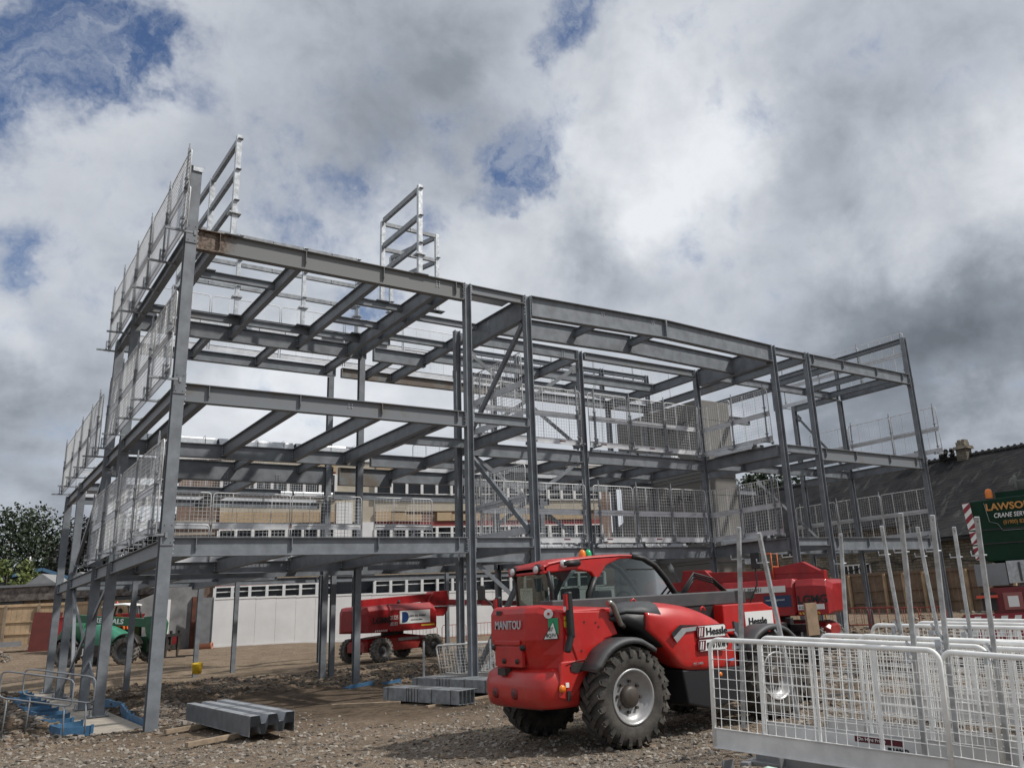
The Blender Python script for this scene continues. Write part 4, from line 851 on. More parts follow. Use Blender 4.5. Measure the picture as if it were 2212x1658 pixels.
# ------------------------------------------------------------ school block behind
sc = thing('school_block', 'three-storey school block with white window ribbons and plywood panels behind the hoarding', 'school building', (HA.x+HN.x*1.3, HA.y+HN.y*1.3, 0), HR)
def sb(a, c, m, name, par=None): b = MB(); b.box(a, c, m); return b.build(name, par or sc)
ZT = 12.9; CREAM = mat('cream_render', (.40, .36, .29), .8, 0, .08, 1.5)
sb((-2.6, .35, .3), (29, 10, ZT), BRICK, 'wall'); sb((-2.8, .2, ZT), (29.2, 10.2, ZT+.25), WFRAME, 'roof_edge')
sb((-2.65, .05, 8.55), (-.2, .349, 8.85), CONC, 'band_course'); sb((-2.65, .05, 7.9), (-.2, .349, 8.05), CONC, 'band_course')
floors = ((3.55, 4.5, 4.72, 5.2), (6.35, 8.15, 8.6, 9.35), (10.2, 11.9, 12.1, 12.6))
for fi, (zb, zw, zr, zo) in enumerate(floors):
    for (s0, s1) in ((0., 7.4), (10.2, 28.)):
        n = max(1, round((s1-s0)/1.11)); dx = (s1-s0)/n
        w = MB(); w.box((s0, .10, zb-.08), (s1, .345, zb), WFRAME); w.box((s0, .10, zw), (s1, .345, zw+.09), WFRAME)
        for k in range(n+1): x = s0+k*dx; w.box((x-.09, .06, zb), (x+.09, .345, zw), WFRAME)
        if fi == 2 or fi == 0:
            for k in range(n): x = s0+k*dx; w.box((x+.10, .2, zw-.30 if fi == 0 else zb+.35), (x+dx-.10, .26, zw-.24 if fi == 0 else zb+.41), WFRAME)
        wo = w.build('window_ribbon', sc); g = MB(); g.box((s0+.02, .30, zb), (s1-.02, .348, zw), DGLASS); g.build('panes', wo)
        r_ = MB(); r_.box((s0, .2, zw+.095), (s1, .345, zr), REDP)
        if fi == 0: r_.box((s0, .2, zr), (s1, .345, zr+.02), REDP)
        r_.build('maroon_spandrel', sc)
        q = MB(); q.box((s0, .22, zo), (s1, .345, (5.2+1.05, 10.1, 12.85)[fi]), CREAM); q.build('cream_band', sc)
        for k in range(n):
            x = s0+k*dx
            if s0 > 9 and fi == 1 and k % 4 == 3: continue
            q = MB(); q.box((x+.01, .08 if fi else .15, zr+.03), (x+dx-.01, .30, zo if s0 < 9 or fi != 1 else zo-.12*(k % 3)), OSB); q.build('plywood_panel', sc)
b = MB(); b.box((7.5, .2, 5.9), (8.6, .34, 10.0), HOARD); b.box((9.3, .15, 5.9), (10.1, .34, 8.6), HOARD); b.build('white_pier', sc)
b = MB(); b.box((7.4, .32, 3.4), (10.2, .348, 5.3), DGLASS); b.build('dark_opening', sc)
b = MB(); b.box((7.4, .30, 8.62), (10.2, .345, 12.85), CREAM); b.build('cream_band', sc); b = MB(); b.box((8.65, .30, 5.9), (9.25, .345, 8.6), DGLASS); b.build('dark_opening', sc)
# ------------------------------------------------------------ grey block and leftovers left of the hoarding
o = thing('outbuilding', 'small grey rendered wall end with flaking paint left of the white hoarding', 'outbuilding')
b = MB(); b.prism([(5.9, 1.0), (9.6, .9), (9.6, 4.7), (7.6, 4.6), (5.9, 3.9)], 1, 37.6, 38.4, mat('flaking_grey_render', (.17, .17, .17), .85, 0, .3, 1.2, .2, 8)); b.build('wall', o)
b = MB(); b.box((8.9, 37.35, .9), (9.4, 37.58, 4.0), mat('rust_brown_door', (.10, .035, .022), .8, 0, .3, 2)); b.build('brown_door', o)
b = MB(); b.box((7.4, 37.45, 1.0), (7.65, 37.58, 3.9), HOARD); b.build('white_post', o)
b = MB(); b.bar((6.0, 36.5, 1.05), (7.6, 38.0, .95), .25, .35, DGREY); b.bar((7.2, 36.9, 1.1), (8.2, 37.6, 1.6), .1, .5, DRED); o = b.build('scrap_pile'); tag(o, 'small pile of scrap lying at the foot of the grey outbuilding', 'scrap')
# ------------------------------------------------------------ timber fences
def timber_fence(label, p0, p1, zb0, zb1, zt0, zt1, n, mb_, mp, step=.3):
    t = thing('timber_fence', label, 'timber fence'); p0 = Vector(p0); p1 = Vector(p1); d = p1-p0; nrm = Vector((d.y, -d.x)).normalized()
    N_ = int(d.length/step)
    b = MB()
    for i in range(N_):
        f0 = i/N_; f1 = (i+.96)/N_; a = p0+d*f0; c = p0+d*f1; z0 = zb0+(zb1-zb0)*f0; z1 = zt0+(zt1-zt0)*f0
        b.bar((a.x, a.y, (z0+z1)/2), (c.x, c.y, (z0+z1)/2), .02+.004*(i % 2), z1-z0, mb_)
    b.build('boards', t)
    for fr in (.30, .58, .95):
        b = MB(); a = p0+nrm*.05; c = p1+nrm*.05; b.bar((a.x, a.y, zb0+(zt0-zb0)*fr), (c.x, c.y, zb1+(zt1-zb1)*fr), .06, .08, mb_); b.build('rail', t)
    for i in range(n+1):
        q = p0+d*(i/n)+nrm*.12; f = i/n; b = MB(); b.bar((q.x, q.y, zb0+(zb1-zb0)*f), (q.x, q.y, zt0+(zt1-zt0)*f-.08), .15, .13, mp, up=(nrm.x, nrm.y, 0)); b.build('post', t)
timber_fence('sunlit new timber boarded fence in front of the brown brick building at far left', (-9, 47.3), (6.4, 42.2), 1.7, 1.5, 4.22, 4.12, 9, TIMBF, TIMBP)
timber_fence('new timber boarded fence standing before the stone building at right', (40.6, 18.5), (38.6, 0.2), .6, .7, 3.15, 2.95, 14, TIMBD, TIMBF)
for i, (x, y, s) in enumerate(((-.3, 41.5, 1.3), (2.0, 40.8, 1.0))):
    b = MB(); b.cbox((x, y, 1.78), (s, .6, .3), GREYP); b.cbox((x+.2, y, 1.6), (s*2, .8, .08), TIMBER); o = b.build('pallet_load'); tag(o, ('left grey block load on a pallet before the far left fence', 'right grey block load on a pallet before the far left fence')[i], 'pallet load', 'grey loads by the left fence')
b = MB(); b.cbox((0, 0, 1.2), (1.5, .05, 2.4), mat('rust_red_sheet', (.13, .03, .025), .7, 0, .15, 2)); o = b.build('steel_sheet'); o.location = (1.3, 39.6, 1.1); o.rotation_euler = (0, radians(3), radians(-20)); tag(o, 'upright maroon steel sheet standing behind the green telehandler', 'steel sheet')
# ------------------------------------------------------------ low brick building, far left
lb = thing('brick_building', 'long low brick building with a flat flaking dark fascia at far left', 'brick building')
A = Vector((-12, 60.6)); B = Vector((14, 46.2)); dd = (B-A).normalized(); Ll = (B-A).length; Mx = Matrix.Translation((A.x, A.y, 0)) @ Matrix.Rotation(atan2(dd.y, dd.x), 4, 'Z')
lb.matrix_world = Mx
FAS = mat('flaking_fascia', (.09, .07, .065), .8, 0, .45, 3, .3, 10, col2=(.22, .19, .17))
b = MB(); b.box((0, .6, .8), (Ll, 9, 4.75), BRICKB); b.build('wall', lb)
b = MB(); b.box((-1, -.1, 4.65), (Ll+.8, 9.5, 5.1), FAS); b.box((-1, .0, 5.1), (Ll+.8, 9.5, 5.62), FAS); b.box((-1, -.15, 5.62), (Ll+.8, 9.5, 5.8), GREYP); b.build('roof', lb)
for x0, x1 in ((2, 5), (6.2, 9.2), (11.6, 14.6), (16.8, 18.8), (21, 22.6), (24.5, 26)):
    b = MB(); b.box((x0, .5, 3.2), (x1, .59, 4.6), DGLASS); b.box((x0, .48, 3.1), (x1, .58, 3.2), DGREY); b.build('window', lb)
b = MB(); b.box((10.0, .45, 4.1), (10.8, .6, 4.3), WFRAME); b.build('light_fitting', lb)
b = MB(); b.tube([(15.8, .4, 4.6), (15.8, .4, 2.2)], .06, WFRAME, 8); b.build('downpipe', lb)
for x in (14.5, 17.2):
    b = MB(); b.prism([(x-1.3, 5.8), (x+1.3, 5.8), (x, 6.7)], 1, 3, 6, mat('grey_felt', (.24, .24, .24), .8, 0, .1, 2)); b.build('rooflight', lb)
o = thing('blue_roof_building', 'dark gabled building edged with a blue roof verge behind the low brick one', 'building')
b = MB(); b.prism([(-9, 1), (8.5, 1), (8.5, 5.7), (3.2, 7.75), (-9, 5.0)], 1, 70, 84, mat('dark_cladding', (.012, .014, .02), .6)); b.build('wall', o)
b = MB()
for a, c in (((-9.2, 5.05), (3.2, 7.85)), ((3.2, 7.85), (8.8, 5.75))): b.bar((a[0], 69.9, a[1]), (c[0], 69.9, c[1]), .3, .28, mat('blue_verge', (.05, .12, .2), .5))
b.build('roof_verge', o)
b = MB(); b.tube([(2.2, 70, 7.5), (2.2, 70, 9.0)], .06, WFRAME, 6); b.build('flue', o)
# ------------------------------------------------------------ stone building at right
st = thing('stone_building', 'long old rubble stone building with a big mossy slate roof and chimneys at right', 'stone building')
RV0, RV1 = -22, 46
b = MB(); b.box((46.6, RV0, .3), (59, RV1, 6.5), STONE); b.build('wall', st)
b = MB(); b.add([(46.0, RV0-.3, 6.2), (46.0, RV1, 6.2), (53.0, RV1, 10.75), (53.0, RV0-.3, 10.75), (60, RV1, 6.2), (60, RV0-.3, 6.2), (46.0, RV0-.3, 6.0), (46.0, RV1, 6.0)], [(0, 1, 2, 3), (3, 2, 4, 5), (0, 6, 7, 1), (0, 3, 5)], SLATE); rf = b.build('roof', st)
b = MB()
for k in range(int((RV1-RV0)/.45)): v = RV0+k*.45; b.cbox((53.0, v+.2, 10.83), (.22, .40, .14), SLATEV); b.cbox((53, v+.2, 10.93), (.10, .16, .12), SLATEV)
b.build('ridge_tiles', rf)
for (v, s, z1) in ((9.2, 1.0, 11.75), (12.7, .8, 11.55), (-8, 1., 12)):
    b = MB(); b.cbox((52.9, v, (9.6+z1-.5)/2), (.75*s, .75*s, z1-.5-9.6), STONE); b.prism([(52.35, z1-.5), (53.45, z1-.5), (53.3, z1-.3), (52.5, z1-.3)], 1, v-.52*s, v+.52*s, STONE); b.cbox((52.9, v, z1-.15), (.7*s, .62*s, .3), STONE)
    c_ = b.build('chimney', rf)
    for e in (-.2, .12): q = MB(); q.cbox((52.9, v+e*s, z1+.08), (.5*s, .22*s, .16), STONE); q.build('cap_block', c_)
b = MB(); b.box((45.9, RV0, 6.0), (46.02, RV1, 6.14), DGREY); b.build('gutter', st)
def win(y, z, w, hgt, x=46.55, nx_=2, nz_=2):
    b = MB(); b.box((x-.06, y-w/2, z), (x+.04, y+w/2, z+.08), WFRAME); b.box((x-.06, y-w/2, z+hgt-.08), (x+.04, y+w/2, z+hgt), WFRAME)
    for k in range(nx_+1): yy = y-w/2+w*k/nx_; b.box((x-.055, yy-.05, z+.08), (x+.04, yy+.05, z+hgt-.08), WFRAME)
    for k in range(1, nz_): zz = z+hgt*k/nz_; b.box((x-.05, y-w/2, zz-.03), (x+.035, y+w/2, zz+.03), WFRAME)
    f = b.build('window', st); g = MB(); g.box((x-.02, y-w/2+.02, z+.04), (x+.03, y+w/2-.02, z+hgt-.04), DGLASS); g.build('panes', f)
for y in (15.2, 20.5, 26, 31.5, 37): win(y, 5.0-.3, 1.5, 1.35)
for y in (14.9, 22, 29, 36): win(y, 2.6, 2.2, 1.2, nx_=5, nz_=1)
win(2.0, 2.5, 1.0, 2.2)
# projecting lower wing
b = MB(); b.box((43.2, 3.6, .4), (46.59, 9.2, 4.9), STONE); b.build('wing_wall', st)
b = MB(); b.add([(42.8, 3.3, 4.85), (46.2, 3.3, 6.3), (46.2, 9.4, 6.3), (42.8, 9.4, 4.85), (42.8, 3.3, 4.65), (42.8, 9.4, 4.65)], [(0, 1, 2, 3), (4, 0, 3, 5)], SLATE); b.build('wing_roof', st)
b = MB(); b.box((42.7, 3.3, 4.6), (42.82, 9.4, 4.74), BLACK); b.build('gutter', st)
b = MB(); pts = [(42.9 if y < 9 else 46.4, y, 3.6+.25*sin(y*1.1)) for y in np.arange(3.6, 22, .6)]; b.tube(pts, .035, BLACK, 5); b.build('cable', st)
# ------------------------------------------------------------ trees
def tree(name, label, cat, x, y, z0, h, rx, rz_, n, leaf, seed, size=.28, trunk=.35, group=None):
    t = thing(name, label, cat, (x, y, z0), 0, group); r = np.random.default_rng(seed)
    b = MB(); b.tube([(0, 0, 0), (.1, 0, h*.35), (0, .1, h*.6), (.1, .1, h*.85)], [trunk, trunk*.7, trunk*.4, trunk*.1], BARK, 8)
    for k in range(9):
        a = r.uniform(0, 2*pi); zz = h*(.3+.05*k); l = rx*r.uniform(.5, .85); b.tube([(0, 0, zz), (l*.5*cos(a), l*.5*sin(a), zz+l*.3), (l*cos(a), l*sin(a), zz+l*.7)], [trunk*.3, trunk*.18, .03], BARK, 5)
    b.build('trunk', t)
    # clumps of leaves
    nc = max(14, n//90); cs = []
    for k in range(nc):
        u = r.normal(size=3); u /= np.linalg.norm(u); q = r.uniform(.35, 1)**.5; cs.append((u[0]*rx*q, u[1]*rx*q, h-rz_+u[2]*rz_*q*(1 if u[2] > 0 else 1.0), rx*r.uniform(.16, .34)))
    cs = np.array(cs); ci = r.integers(0, nc, n); d = r.normal(size=(n, 3)); d /= np.linalg.norm(d, axis=1)[:, None]
    P = cs[ci, :3]+d*(cs[ci, 3]*r.uniform(.3, 1.15, n)**.6)[:, None]
    a = r.normal(size=(n, 3)); a /= np.linalg.norm(a, axis=1)[:, None]; c = np.cross(a, r.normal(size=(n, 3))); c /= np.linalg.norm(c, axis=1)[:, None]
    s = size*r.uniform(.5, 1.2, n)[:, None]; V = np.stack([P-a*s-c*s*.5, P+a*s*.2-c*s*.7, P+a*s, P+c*s*.6], 1).reshape(-1, 3)
    me = bpy.data.meshes.new('crown'); me.from_pydata(V.tolist(), [], (np.arange(n)[:, None]*4+np.arange(4)).tolist()); me.materials.append(leaf); obj_from(me, 'crown', t)
G = 'trees beyond the left boundary'
tree('broadleaf_tree', 'tall dark green broadleaf tree at the far left edge', 'tree', 1.5, 88, 1.5, 13.6, 6.2, 5.6, 22000, LEAF, 1, .19, group=G)
tree('broadleaf_tree', 'dark tree cut by the left edge of the photo, leftmost of all', 'tree', -6.5, 92, 1.5, 12.5, 5.5, 5.4, 14000, LEAF, 5, .19, group=G)
tree('copper_tree', 'nearly black copper-leaved tree behind the left row of columns', 'tree', 9.2, 78, 1.5, 12.0, 4.6, 5.2, 15000, LEAFC, 2, .19, group=G)
tree('broadleaf_tree', 'dark tree half hidden behind the left first floor barriers', 'tree', 15.5, 76, 1.5, 11.2, 4.8, 5.0, 7000, LEAFC, 8, group=G)
tree('pale_bush', 'small pale yellow-green tree above the low brick building at far left', 'bush', .4, 66, 2.5, 5.9, 2.2, 1.9, 2600, LEAFY, 3, .2, .15)
tree('broadleaf_tree', 'dark tree crown showing just above the stone building roof', 'tree', 60, 33, 1, 12.0, 5.0, 4.2, 5000, LEAF, 4, group='trees behind the stone building')
tree('ivy_bush', 'small dark bush growing beside the chimney on the slate ridge', 'bush', 52.9, 10.4, 9.9, 1.7, .55, .7, 500, LEAFC, 6, .12, .04)
# ------------------------------------------------------------ tubular barriers in the yard
REDB = mat('red_tube_paint', (.30, .05, .04), .5, 0, .2, 5)
for i in range(7):
    x = 30.5-.1*i; y = 9.5-1.35*i; m = YELL if i == 1 else REDB
    b = MB(); z0 = gz(x, y)+.05; Lb = 2.2
    pts = [(0, 0, z0), (0, 0, z0+.85), (.08, 0, z0+1.0), (Lb-.08, 0, z0+1.0), (Lb, 0, z0+.85), (Lb, 0, z0)]
    b.tube(pts, .022, m, 6); b.tube([(0, 0, z0+.25), (Lb, 0, z0+.25)], .016, m, 5)
    for k in range(1, 6): b.tube([(Lb*k/6, 0, z0+.25), (Lb*k/6, 0, z0+1.0)], .010, m, 4)
    o = b.build('pedestrian_barrier'); o.location = (x, y, 0); o.rotation_euler = (0, 0, radians(-80+6*sin(i*2))); tag(o, '%s tubular pedestrian barrier from the left, in the yard before the right fence' % ORD[i] if m is REDB else 'yellow tubular pedestrian barrier in the yard before the right fence', 'pedestrian barrier', 'tubular barriers in the yard')
for i in range(4):
    b = MB(); z0 = gz(14+i*1.6, 26)+.02
    pts = [(0, 0, z0), (0, 0, z0+.85), (.08, 0, z0+1.0), (1.4, 0, z0+1.0), (1.48, 0, z0+.85), (1.48, 0, z0)]
    b.tube(pts, .022, REDB, 6); b.tube([(0, 0, z0+.25), (1.48, 0, z0+.25)], .016, REDB, 5)
    for k in range(1, 7): b.tube([(1.48*k/7, 0, z0+.25), (1.48*k/7, 0, z0+1.0)], .010, REDB, 4)
    o = b.build('pedestrian_barrier'); o.location = (19+i*1.7, 27-i*.5, 0); o.rotation_euler = (0, 0, -.3); tag(o, '%s red pedestrian barrier from the left beyond the middle boom lift' % ORD[i], 'pedestrian barrier', 'red barriers beyond the boom lift')
# ------------------------------------------------------------ wheels
def ag_wheel(parent, c, r=.67, w=.42, side=-1, rim=RIM, tyre=RUBBER, n=22, hub=BLACK, rr=.36):
    wb = MB(); h = w/2
    prof = [(-h*.80, rr), (-h*.98, rr+.05), (-h*1.04, rr+.13), (-h*1.0, r-.11), (-h*.86, r-.05), (-h*.4, r-.03), (h*.4, r-.03), (h*.86, r-.05), (h*1.0, r-.11), (h*1.04, rr+.13), (h*.98, rr+.05), (h*.80, rr)]
    wb.lathe(prof, tyre, (0, 0, 0), 1, 48)
    for k in range(n):
        for s in (-1, 1):
            a = 2*pi*(k+(.5 if s > 0 else 0))/n; pts = []
            for t_ in (0, .5, 1):
                y = s*(h*1.0*(1-t_)-.02*t_); aa = a+.30*t_*1.0; R_ = r-.02 if t_ else r-.045
                pts.append(Vector((R_*cos(aa), y, R_*sin(aa))))
            for p, q in zip(pts[:-1], pts[1:]):
                m_ = (p+q)/2; wb.bar(p, q, .065, .055, tyre, up=Vector((m_.x, 0, m_.z)))
            p = pts[0]; q = Vector(((r-.14)*cos(a-.02), s*h*1.03, (r-.14)*sin(a-.02))); wb.bar(p, q, .06, .04, tyre, up=(0, 1, 0))
    o = wb.build('wheel', parent); o.location = c
    b = MB(); s = side
    b.lathe([(s*h*.80, rr+.012), (s*h*.92, rr+.012), (s*h*.92, rr-.015), (s*h*.72, rr-.03), (s*h*.66, rr-.05), (s*h*.45, rr-.07), (s*h*.42, rr-.10), (s*h*.30, rr-.13), (s*h*.34, .12), (s*h*.34, 0.0)], rim, (0, 0, 0), 1, 36)
    b.lathe([(-s*h*.80, rr+.01), (-s*h*.5, rr-.04), (-s*h*.3, .0)], DRIM, (0, 0, 0), 1, 24)
    b.build('rim', o)
    b = MB(); b.lathe([(s*h*.34, .155), (s*h*.62, .145), (s*h*.74, .10), (s*h*.76, 0)], hub, (0, 0, 0), 1, 16)
    for k in range(8): a = 2*pi*k/8; q = [(.20*cos(a), s*h*.3, .20*sin(a)), (.20*cos(a), s*h*.52, .20*sin(a))]; b.tube(q, .022, hub, 6)
    b.build('hub', o)
    return o
def fender(parent, cx, cz, R_, a0, a1, y0, y1, m, th=.03):
    b = MB(); n = 14; vs = []; 
    for i in range(n+1):
        a = radians(a0+(a1-a0)*i/n); k = R_+ (.0 if 2 < i < n-2 else -.01)
        for (y, rr) in ((y0, k), (y0-(.0), k-.10 if True else k), (y1, k-.02), (y1, k)): pass
        vs.append([(cx+(k-.09)*cos(a), y0, cz+(k-.09)*sin(a)), (cx+(k-.02)*cos(a), y0+.012*(1 if y1 > y0 else -1), cz+(k-.02)*sin(a)), (cx+k*cos(a), y0+.07*(1 if y1 > y0 else -1), cz+k*sin(a)), (cx+k*cos(a), y1, cz+k*sin(a)), (cx+(k-th)*cos(a), y1, cz+(k-th)*sin(a)), (cx+(k-th)*cos(a), y0+.03*(1 if y1 > y0 else -1), cz+(k-th-.05)*sin(a))])
    b.loft(vs, m); return b.build('fender', parent)
# ------------------------------------------------------------ main red telehandler
T = thing('telehandler', 'large bright red telehandler parked tail-on in the centre foreground', 'telehandler', (3.95, -10.1, .35), 0)
for x, y, s in ((0, -1.04, -1), (0, 1.04, 1), (3.03, -1.04, -1), (3.03, 1.04, 1)):
    w = ag_wheel(T, (x, y, .67), side=s); w.rotation_euler = (0, random.uniform(0, .3), 0)
b = MB(); b.box((-1.0, -.42, .55), (3.9, .42, 1.15), BLACK); b.box((-.25, -.9, .55), (.25, .9, .8), BLACK); b.box((2.8, -.9, .55), (3.25, .9, .8), BLACK); b.box((-.2, -.52, .8), (1.1, -.44, 1.78), BLACK)
b.box((-.9, .45, .8), (1.0, .9, 1.5), BLACK)
for k in range(6): b.cbox((.15+.14*k, -.53, 1.5-.12*k), (.03, .02, .03), GALVD)
b.build('chassis', T, .01)
# tail housing with chamfered right corner
def tailsec(z, x, yh, s=1.): return [(x, .46*s, z), (x-.015, 0, z), (x, -.46*s, z), (x+.10, -.62, z), (-.92, -.88, z), (-.3, -.90, z), (-.05, -.88, z), (.25, -.45, z), (.25, .45, z), (-.3, .80, z), (-.88, .72, z), (x+.1, .54, z)]
b = MB(); b.loft([tailsec(1.02, -1.12, 0, .8), tailsec(1.12, -1.15, 0, .82), tailsec(1.30, -1.20, 0, .88), tailsec(1.50, -1.26, 0, 1), tailsec(1.86, -1.26, 0, 1), tailsec(1.94, -1.22, 0, .97), tailsec(1.965, -1.15, 0, .93)], RED, smooth=False)
o = b.build('tail_housing', T, .02)
for p in o.data.vertices:
    if p.co.z > 1.8 and p.co.x > -.95: p.co.z -= .09
b = MB(); b.prism([(-1.02, .74), (-.98, 1.2), (-.2, 1.2), (-.55, 1.0), (-.72, .80), (-.86, .70)], 1, -.90, -.84, RED); b.prism([(-.62, 1.0), (-.96, 1.86), (-.08, 1.83), (-.02, 1.66), (.05, 1.50), (-.2, 1.45)], 1, -.905, -.86, RED)
b.build('side_plate', T, .015)
b = MB(); pl = [(-.83, 1.13), (-.78, 1.18), (-.58, 1.17), (-.50, 1.12), (-.58, 1.06), (-.74, 1.04), (-.82, 1.07)]; b.prism(pl, 1, -.912, -.90, BLACK); b.build('access_slot', T)
# counterweight bumper
def bumpsec(z, s, xr=-1.34):
    pts = []
    for k in range(25):
        a = pi/2+pi*k/24; c_, s_ = cos(a), sin(a); X_ = -.70+ (xr+.70)*abs(c_)**.55*(1 if c_ < 0 else 0)*1.0; Y_ = (.78 if s_ > 0 else .89)*s*(1 if s_ > 0 else -1)*abs(s_)**.45
        pts.append((X_ if c_ < 0 else -.70, Y_, z))
    pts += [(-.62, -.86*s, z), (-.62, .72*s, z)]
    return pts
b = MB(); b.loft([bumpsec(.60, .93, -1.22), bumpsec(.64, .97, -1.29), bumpsec(.78, 1.0, -1.33), bumpsec(.95, 1.0, -1.33), bumpsec(1.06, .97, -1.29), bumpsec(1.11, .90, -1.20)], RED); bp_ = b.build('counterweight', T)
b = MB(); b.box((-1.262, -.36, 1.14), (-1.20, .36, 1.42), RED); b.box((-1.282, -.34, 1.44), (-1.25, .34, 1.50), RED); b.build('tail_recess', T, .01)
b = MB(); b.cbox((-1.30, .05, 1.08), (.10, .20, .09), BLACK); b.build('tow_notch', bp_)
for y in (.25, -.25):
    b = MB(); b.lathe([(-1.345, .0), (-1.345, .07), (-1.32, .08)], DRED, (0, y, .80), 0, 16); b.lathe([(-1.35, 0), (-1.35, .025)], BLACK, (0, y, .80), 0, 10); b.build('recess', bp_)
b = MB(); b.lathe([(-.93, 0), (-.93, .045), (-.90, .05)], AMBER, (-.98, 0, .86), 1, 16); b.build('side_marker', bp_)
b = MB(); b.cbox((-.90, -.915, .90), (.05, .02, .06), WHITEL); b.cbox((-.88, -.915, .76), (.05, .02, .13), BLACK); b.build('latch', T)
for z, y, n_ in ((1.22, .1, 0), (1.22, -.25, 0), (1.40, -.38, 0), (1.40, .38, 0)):
    b = MB(); b.lathe([(-1.285, 0), (-1.285, .035), (-1.2, .04)], BLACK, (0, y, z), 0, 12); b.build('bolt_recess', T)
text('MANITOU', SILVL, (-1.285, .30, 1.655), (0, -1, 0), (0, 0, 1), .115, 'lettering', T, .92, bold=.012)
b = MB(); b.cbox((-1.275, .20, 1.88), (.03, .10, .06), BLACK); b.build('tail_camera', T)
# chamfer face items: camera-side corner
cn = Vector((-.20, -.26, 0)).normalized()
cr_ = Vector((cn.y, -cn.x, 0)); cr_ = Vector((.79, -.61, 0)).normalized(); cnn = Vector((-cr_.y*-1, 0, 0)); cnn = Vector((-.61, -.79, 0)).normalized()
cc_ = Vector((-1.045, -.75, 0))
b = MB(); b.tube([cc_+cnn*.0+Vector((0, 0, 1.84)), cc_+cnn*.05+Vector((0, 0, 1.84))], .065, LAMP, 14); b.tube([cc_+cnn*.05+Vector((0, 0, 1.84)), cc_+cnn*.06+Vector((0, 0, 1.84))], .02, REDLENS, 10); b.build('reversing_lamp', T)
b = MB(); q = cc_+cnn*.035+Vector((0, 0, 1.58)); b.add([q+cr_*-.01+Vector((0, 0, -.02)), q+cr_*.13+Vector((0, 0, -.02)), q+cr_*.13+Vector((0, 0, .20)), q+cr_*-.01+Vector((0, 0, .20))], [(0, 1, 2, 3)], GREENS)
b.add([q+cr_*.06+Vector((0, 0, .16))+cnn*.004, q+cr_*-.09+Vector((0, 0, -.08))+cnn*.004, q+cr_*.13+Vector((0, 0, -.08))+cnn*.004], [(0, 1, 2)], BLACKL)
b.add([q+cr_*.057+Vector((0, 0, .142))+cnn*.007, q+cr_*-.073+Vector((0, 0, -.071))+cnn*.007, q+cr_*.113+Vector((0, 0, -.071))+cnn*.007], [(0, 1, 2)], WHITEL)
sk = b.build('sticker', T); text('87', BLACKL, q+cr_*-.01+Vector((0, 0, .03))+cnn*.011, cr_, (0, 0, 1), .05, 'lettering', sk, .9); text('8Q3V', BLACKL, q+cr_*-.045+Vector((0, 0, -.05))+cnn*.011, cr_, (0, 0, 1), .05, 'lettering', sk, .8)
b = MB(); q = cc_+cr_*.22+cnn*.03; b.cbox((-.88, -.912, 1.77), (.04, .01, .05), YELLL); b.cbox((-.88, -.912, 1.69), (.045, .01, .08), YELLL); b.build('warning_label', T)
# tail lights on stalks
for y, zt in ((-.98, 2.12), (.90, 2.10)):
    s = -1 if y < 0 else 1
    b = MB(); b.bar((-.84, y, 1.50), (-.86, y, 2.12), .10, .08, BLACK, up=(1, 0, 0)); b.bar((-.84, y, 1.55), (-.92, y, 1.32), .10, .07, BLACK, up=(1, 0, 0)); o = b.build('tail_lamp_stalk', T, .02)
    b = MB(); b.bar((-.905, y, 1.88), (-.91, y, 2.09), .075, .03, REDLENS, up=(1, 0, 0)); b.cbox((-.925, y, 1.90), (.02, .05, .05), LAMP); b.build('lamp_lens', o)
# hood (engine cover, right side)
HS = [(-.10, 1.72, 1.80, -.95, -.62), (.15, 1.66, 1.90, -1.05, -.52), (.42, 1.54, 1.93, -1.12, -.48), (.70, 1.30, 1.93, -1.17, -.46), (.90, 1.06, 1.91, -1.19, -.46), (1.02, .92, 1.89, -1.20, -.46), (1.35, .90, 1.84, -1.21, -.46), (1.70, .88, 1.74, -1.20, -.46), (2.0, .87, 1.62, -1.17, -.46), (2.22, .86, 1.45, -1.12, -.48), (2.36, .86, 1.20, -1.05, -.50)]
def hoodsec(x, zb, zt, yo, yi):
    hh = zt-zb; return [(x, yi, zb), (x, yi, zt-.02), (x, yi-.15, zt), (x, yo+.26, zt-.015), (x, yo+.12, zt-.07*min(1, hh/.4)), (x, yo+.03, zt-.20*min(1, hh/.5)), (x, yo, zt-.42*min(1, hh/1.0)), (x, yo+.005, zb+.25*hh), (x, yo+.02, zb)]
b = MB(); b.loft([hoodsec(*s) for s in HS[2:]], RED); hood = b.build('engine_hood', T)
b = MB(); b.loft([[(x, y+.03 if y < -.6 else y, z-.03) for x, y, z in hoodsec(*s)] for s in HS[:4]], BLACK); b.build('rear_cowl', T)
ce = hood.data.attributes.new('crease_edge', 'FLOAT', 'EDGE')
for e_ in hood.data.edges:
    i_, j_ = e_.vertices; n_ = 9
    if i_ % n_ == j_ % n_ and i_ % n_ in (3, 4, 8): ce.data[e_.index].value = (.75, .55, .9)[(3, 4, 8).index(i_ % n_)]
    elif i_//n_ == j_//n_ and i_//n_ in (0, 8): ce.data[e_.index].value = .8
ss_ = hood.modifiers.new('sub', 'SUBSURF'); ss_.levels = 1; ss_.render_levels = 2
b = MB(); b.loft([[(x, y+.0, z+.012) for (x, y, z) in (hoodsec(*s)[2:6])]+[(x, y+.02, z-.02) for (x, y, z) in reversed(hoodsec(*s)[2:6])] for s in HS[0:4]], DGREY); b.build('hood_grille', hood)
for x in (.55, 2.0):
    b = MB(); pts = [(x+.05*cos(a), -.7, 1.86-.18*(x > 1)+.06*sin(a)+.05) for a in np.linspace(0, pi, 8)]; b.tube(pts, .014, RED, 6); b.build('lifting_eye', hood)
b = MB(); yy = -1.222
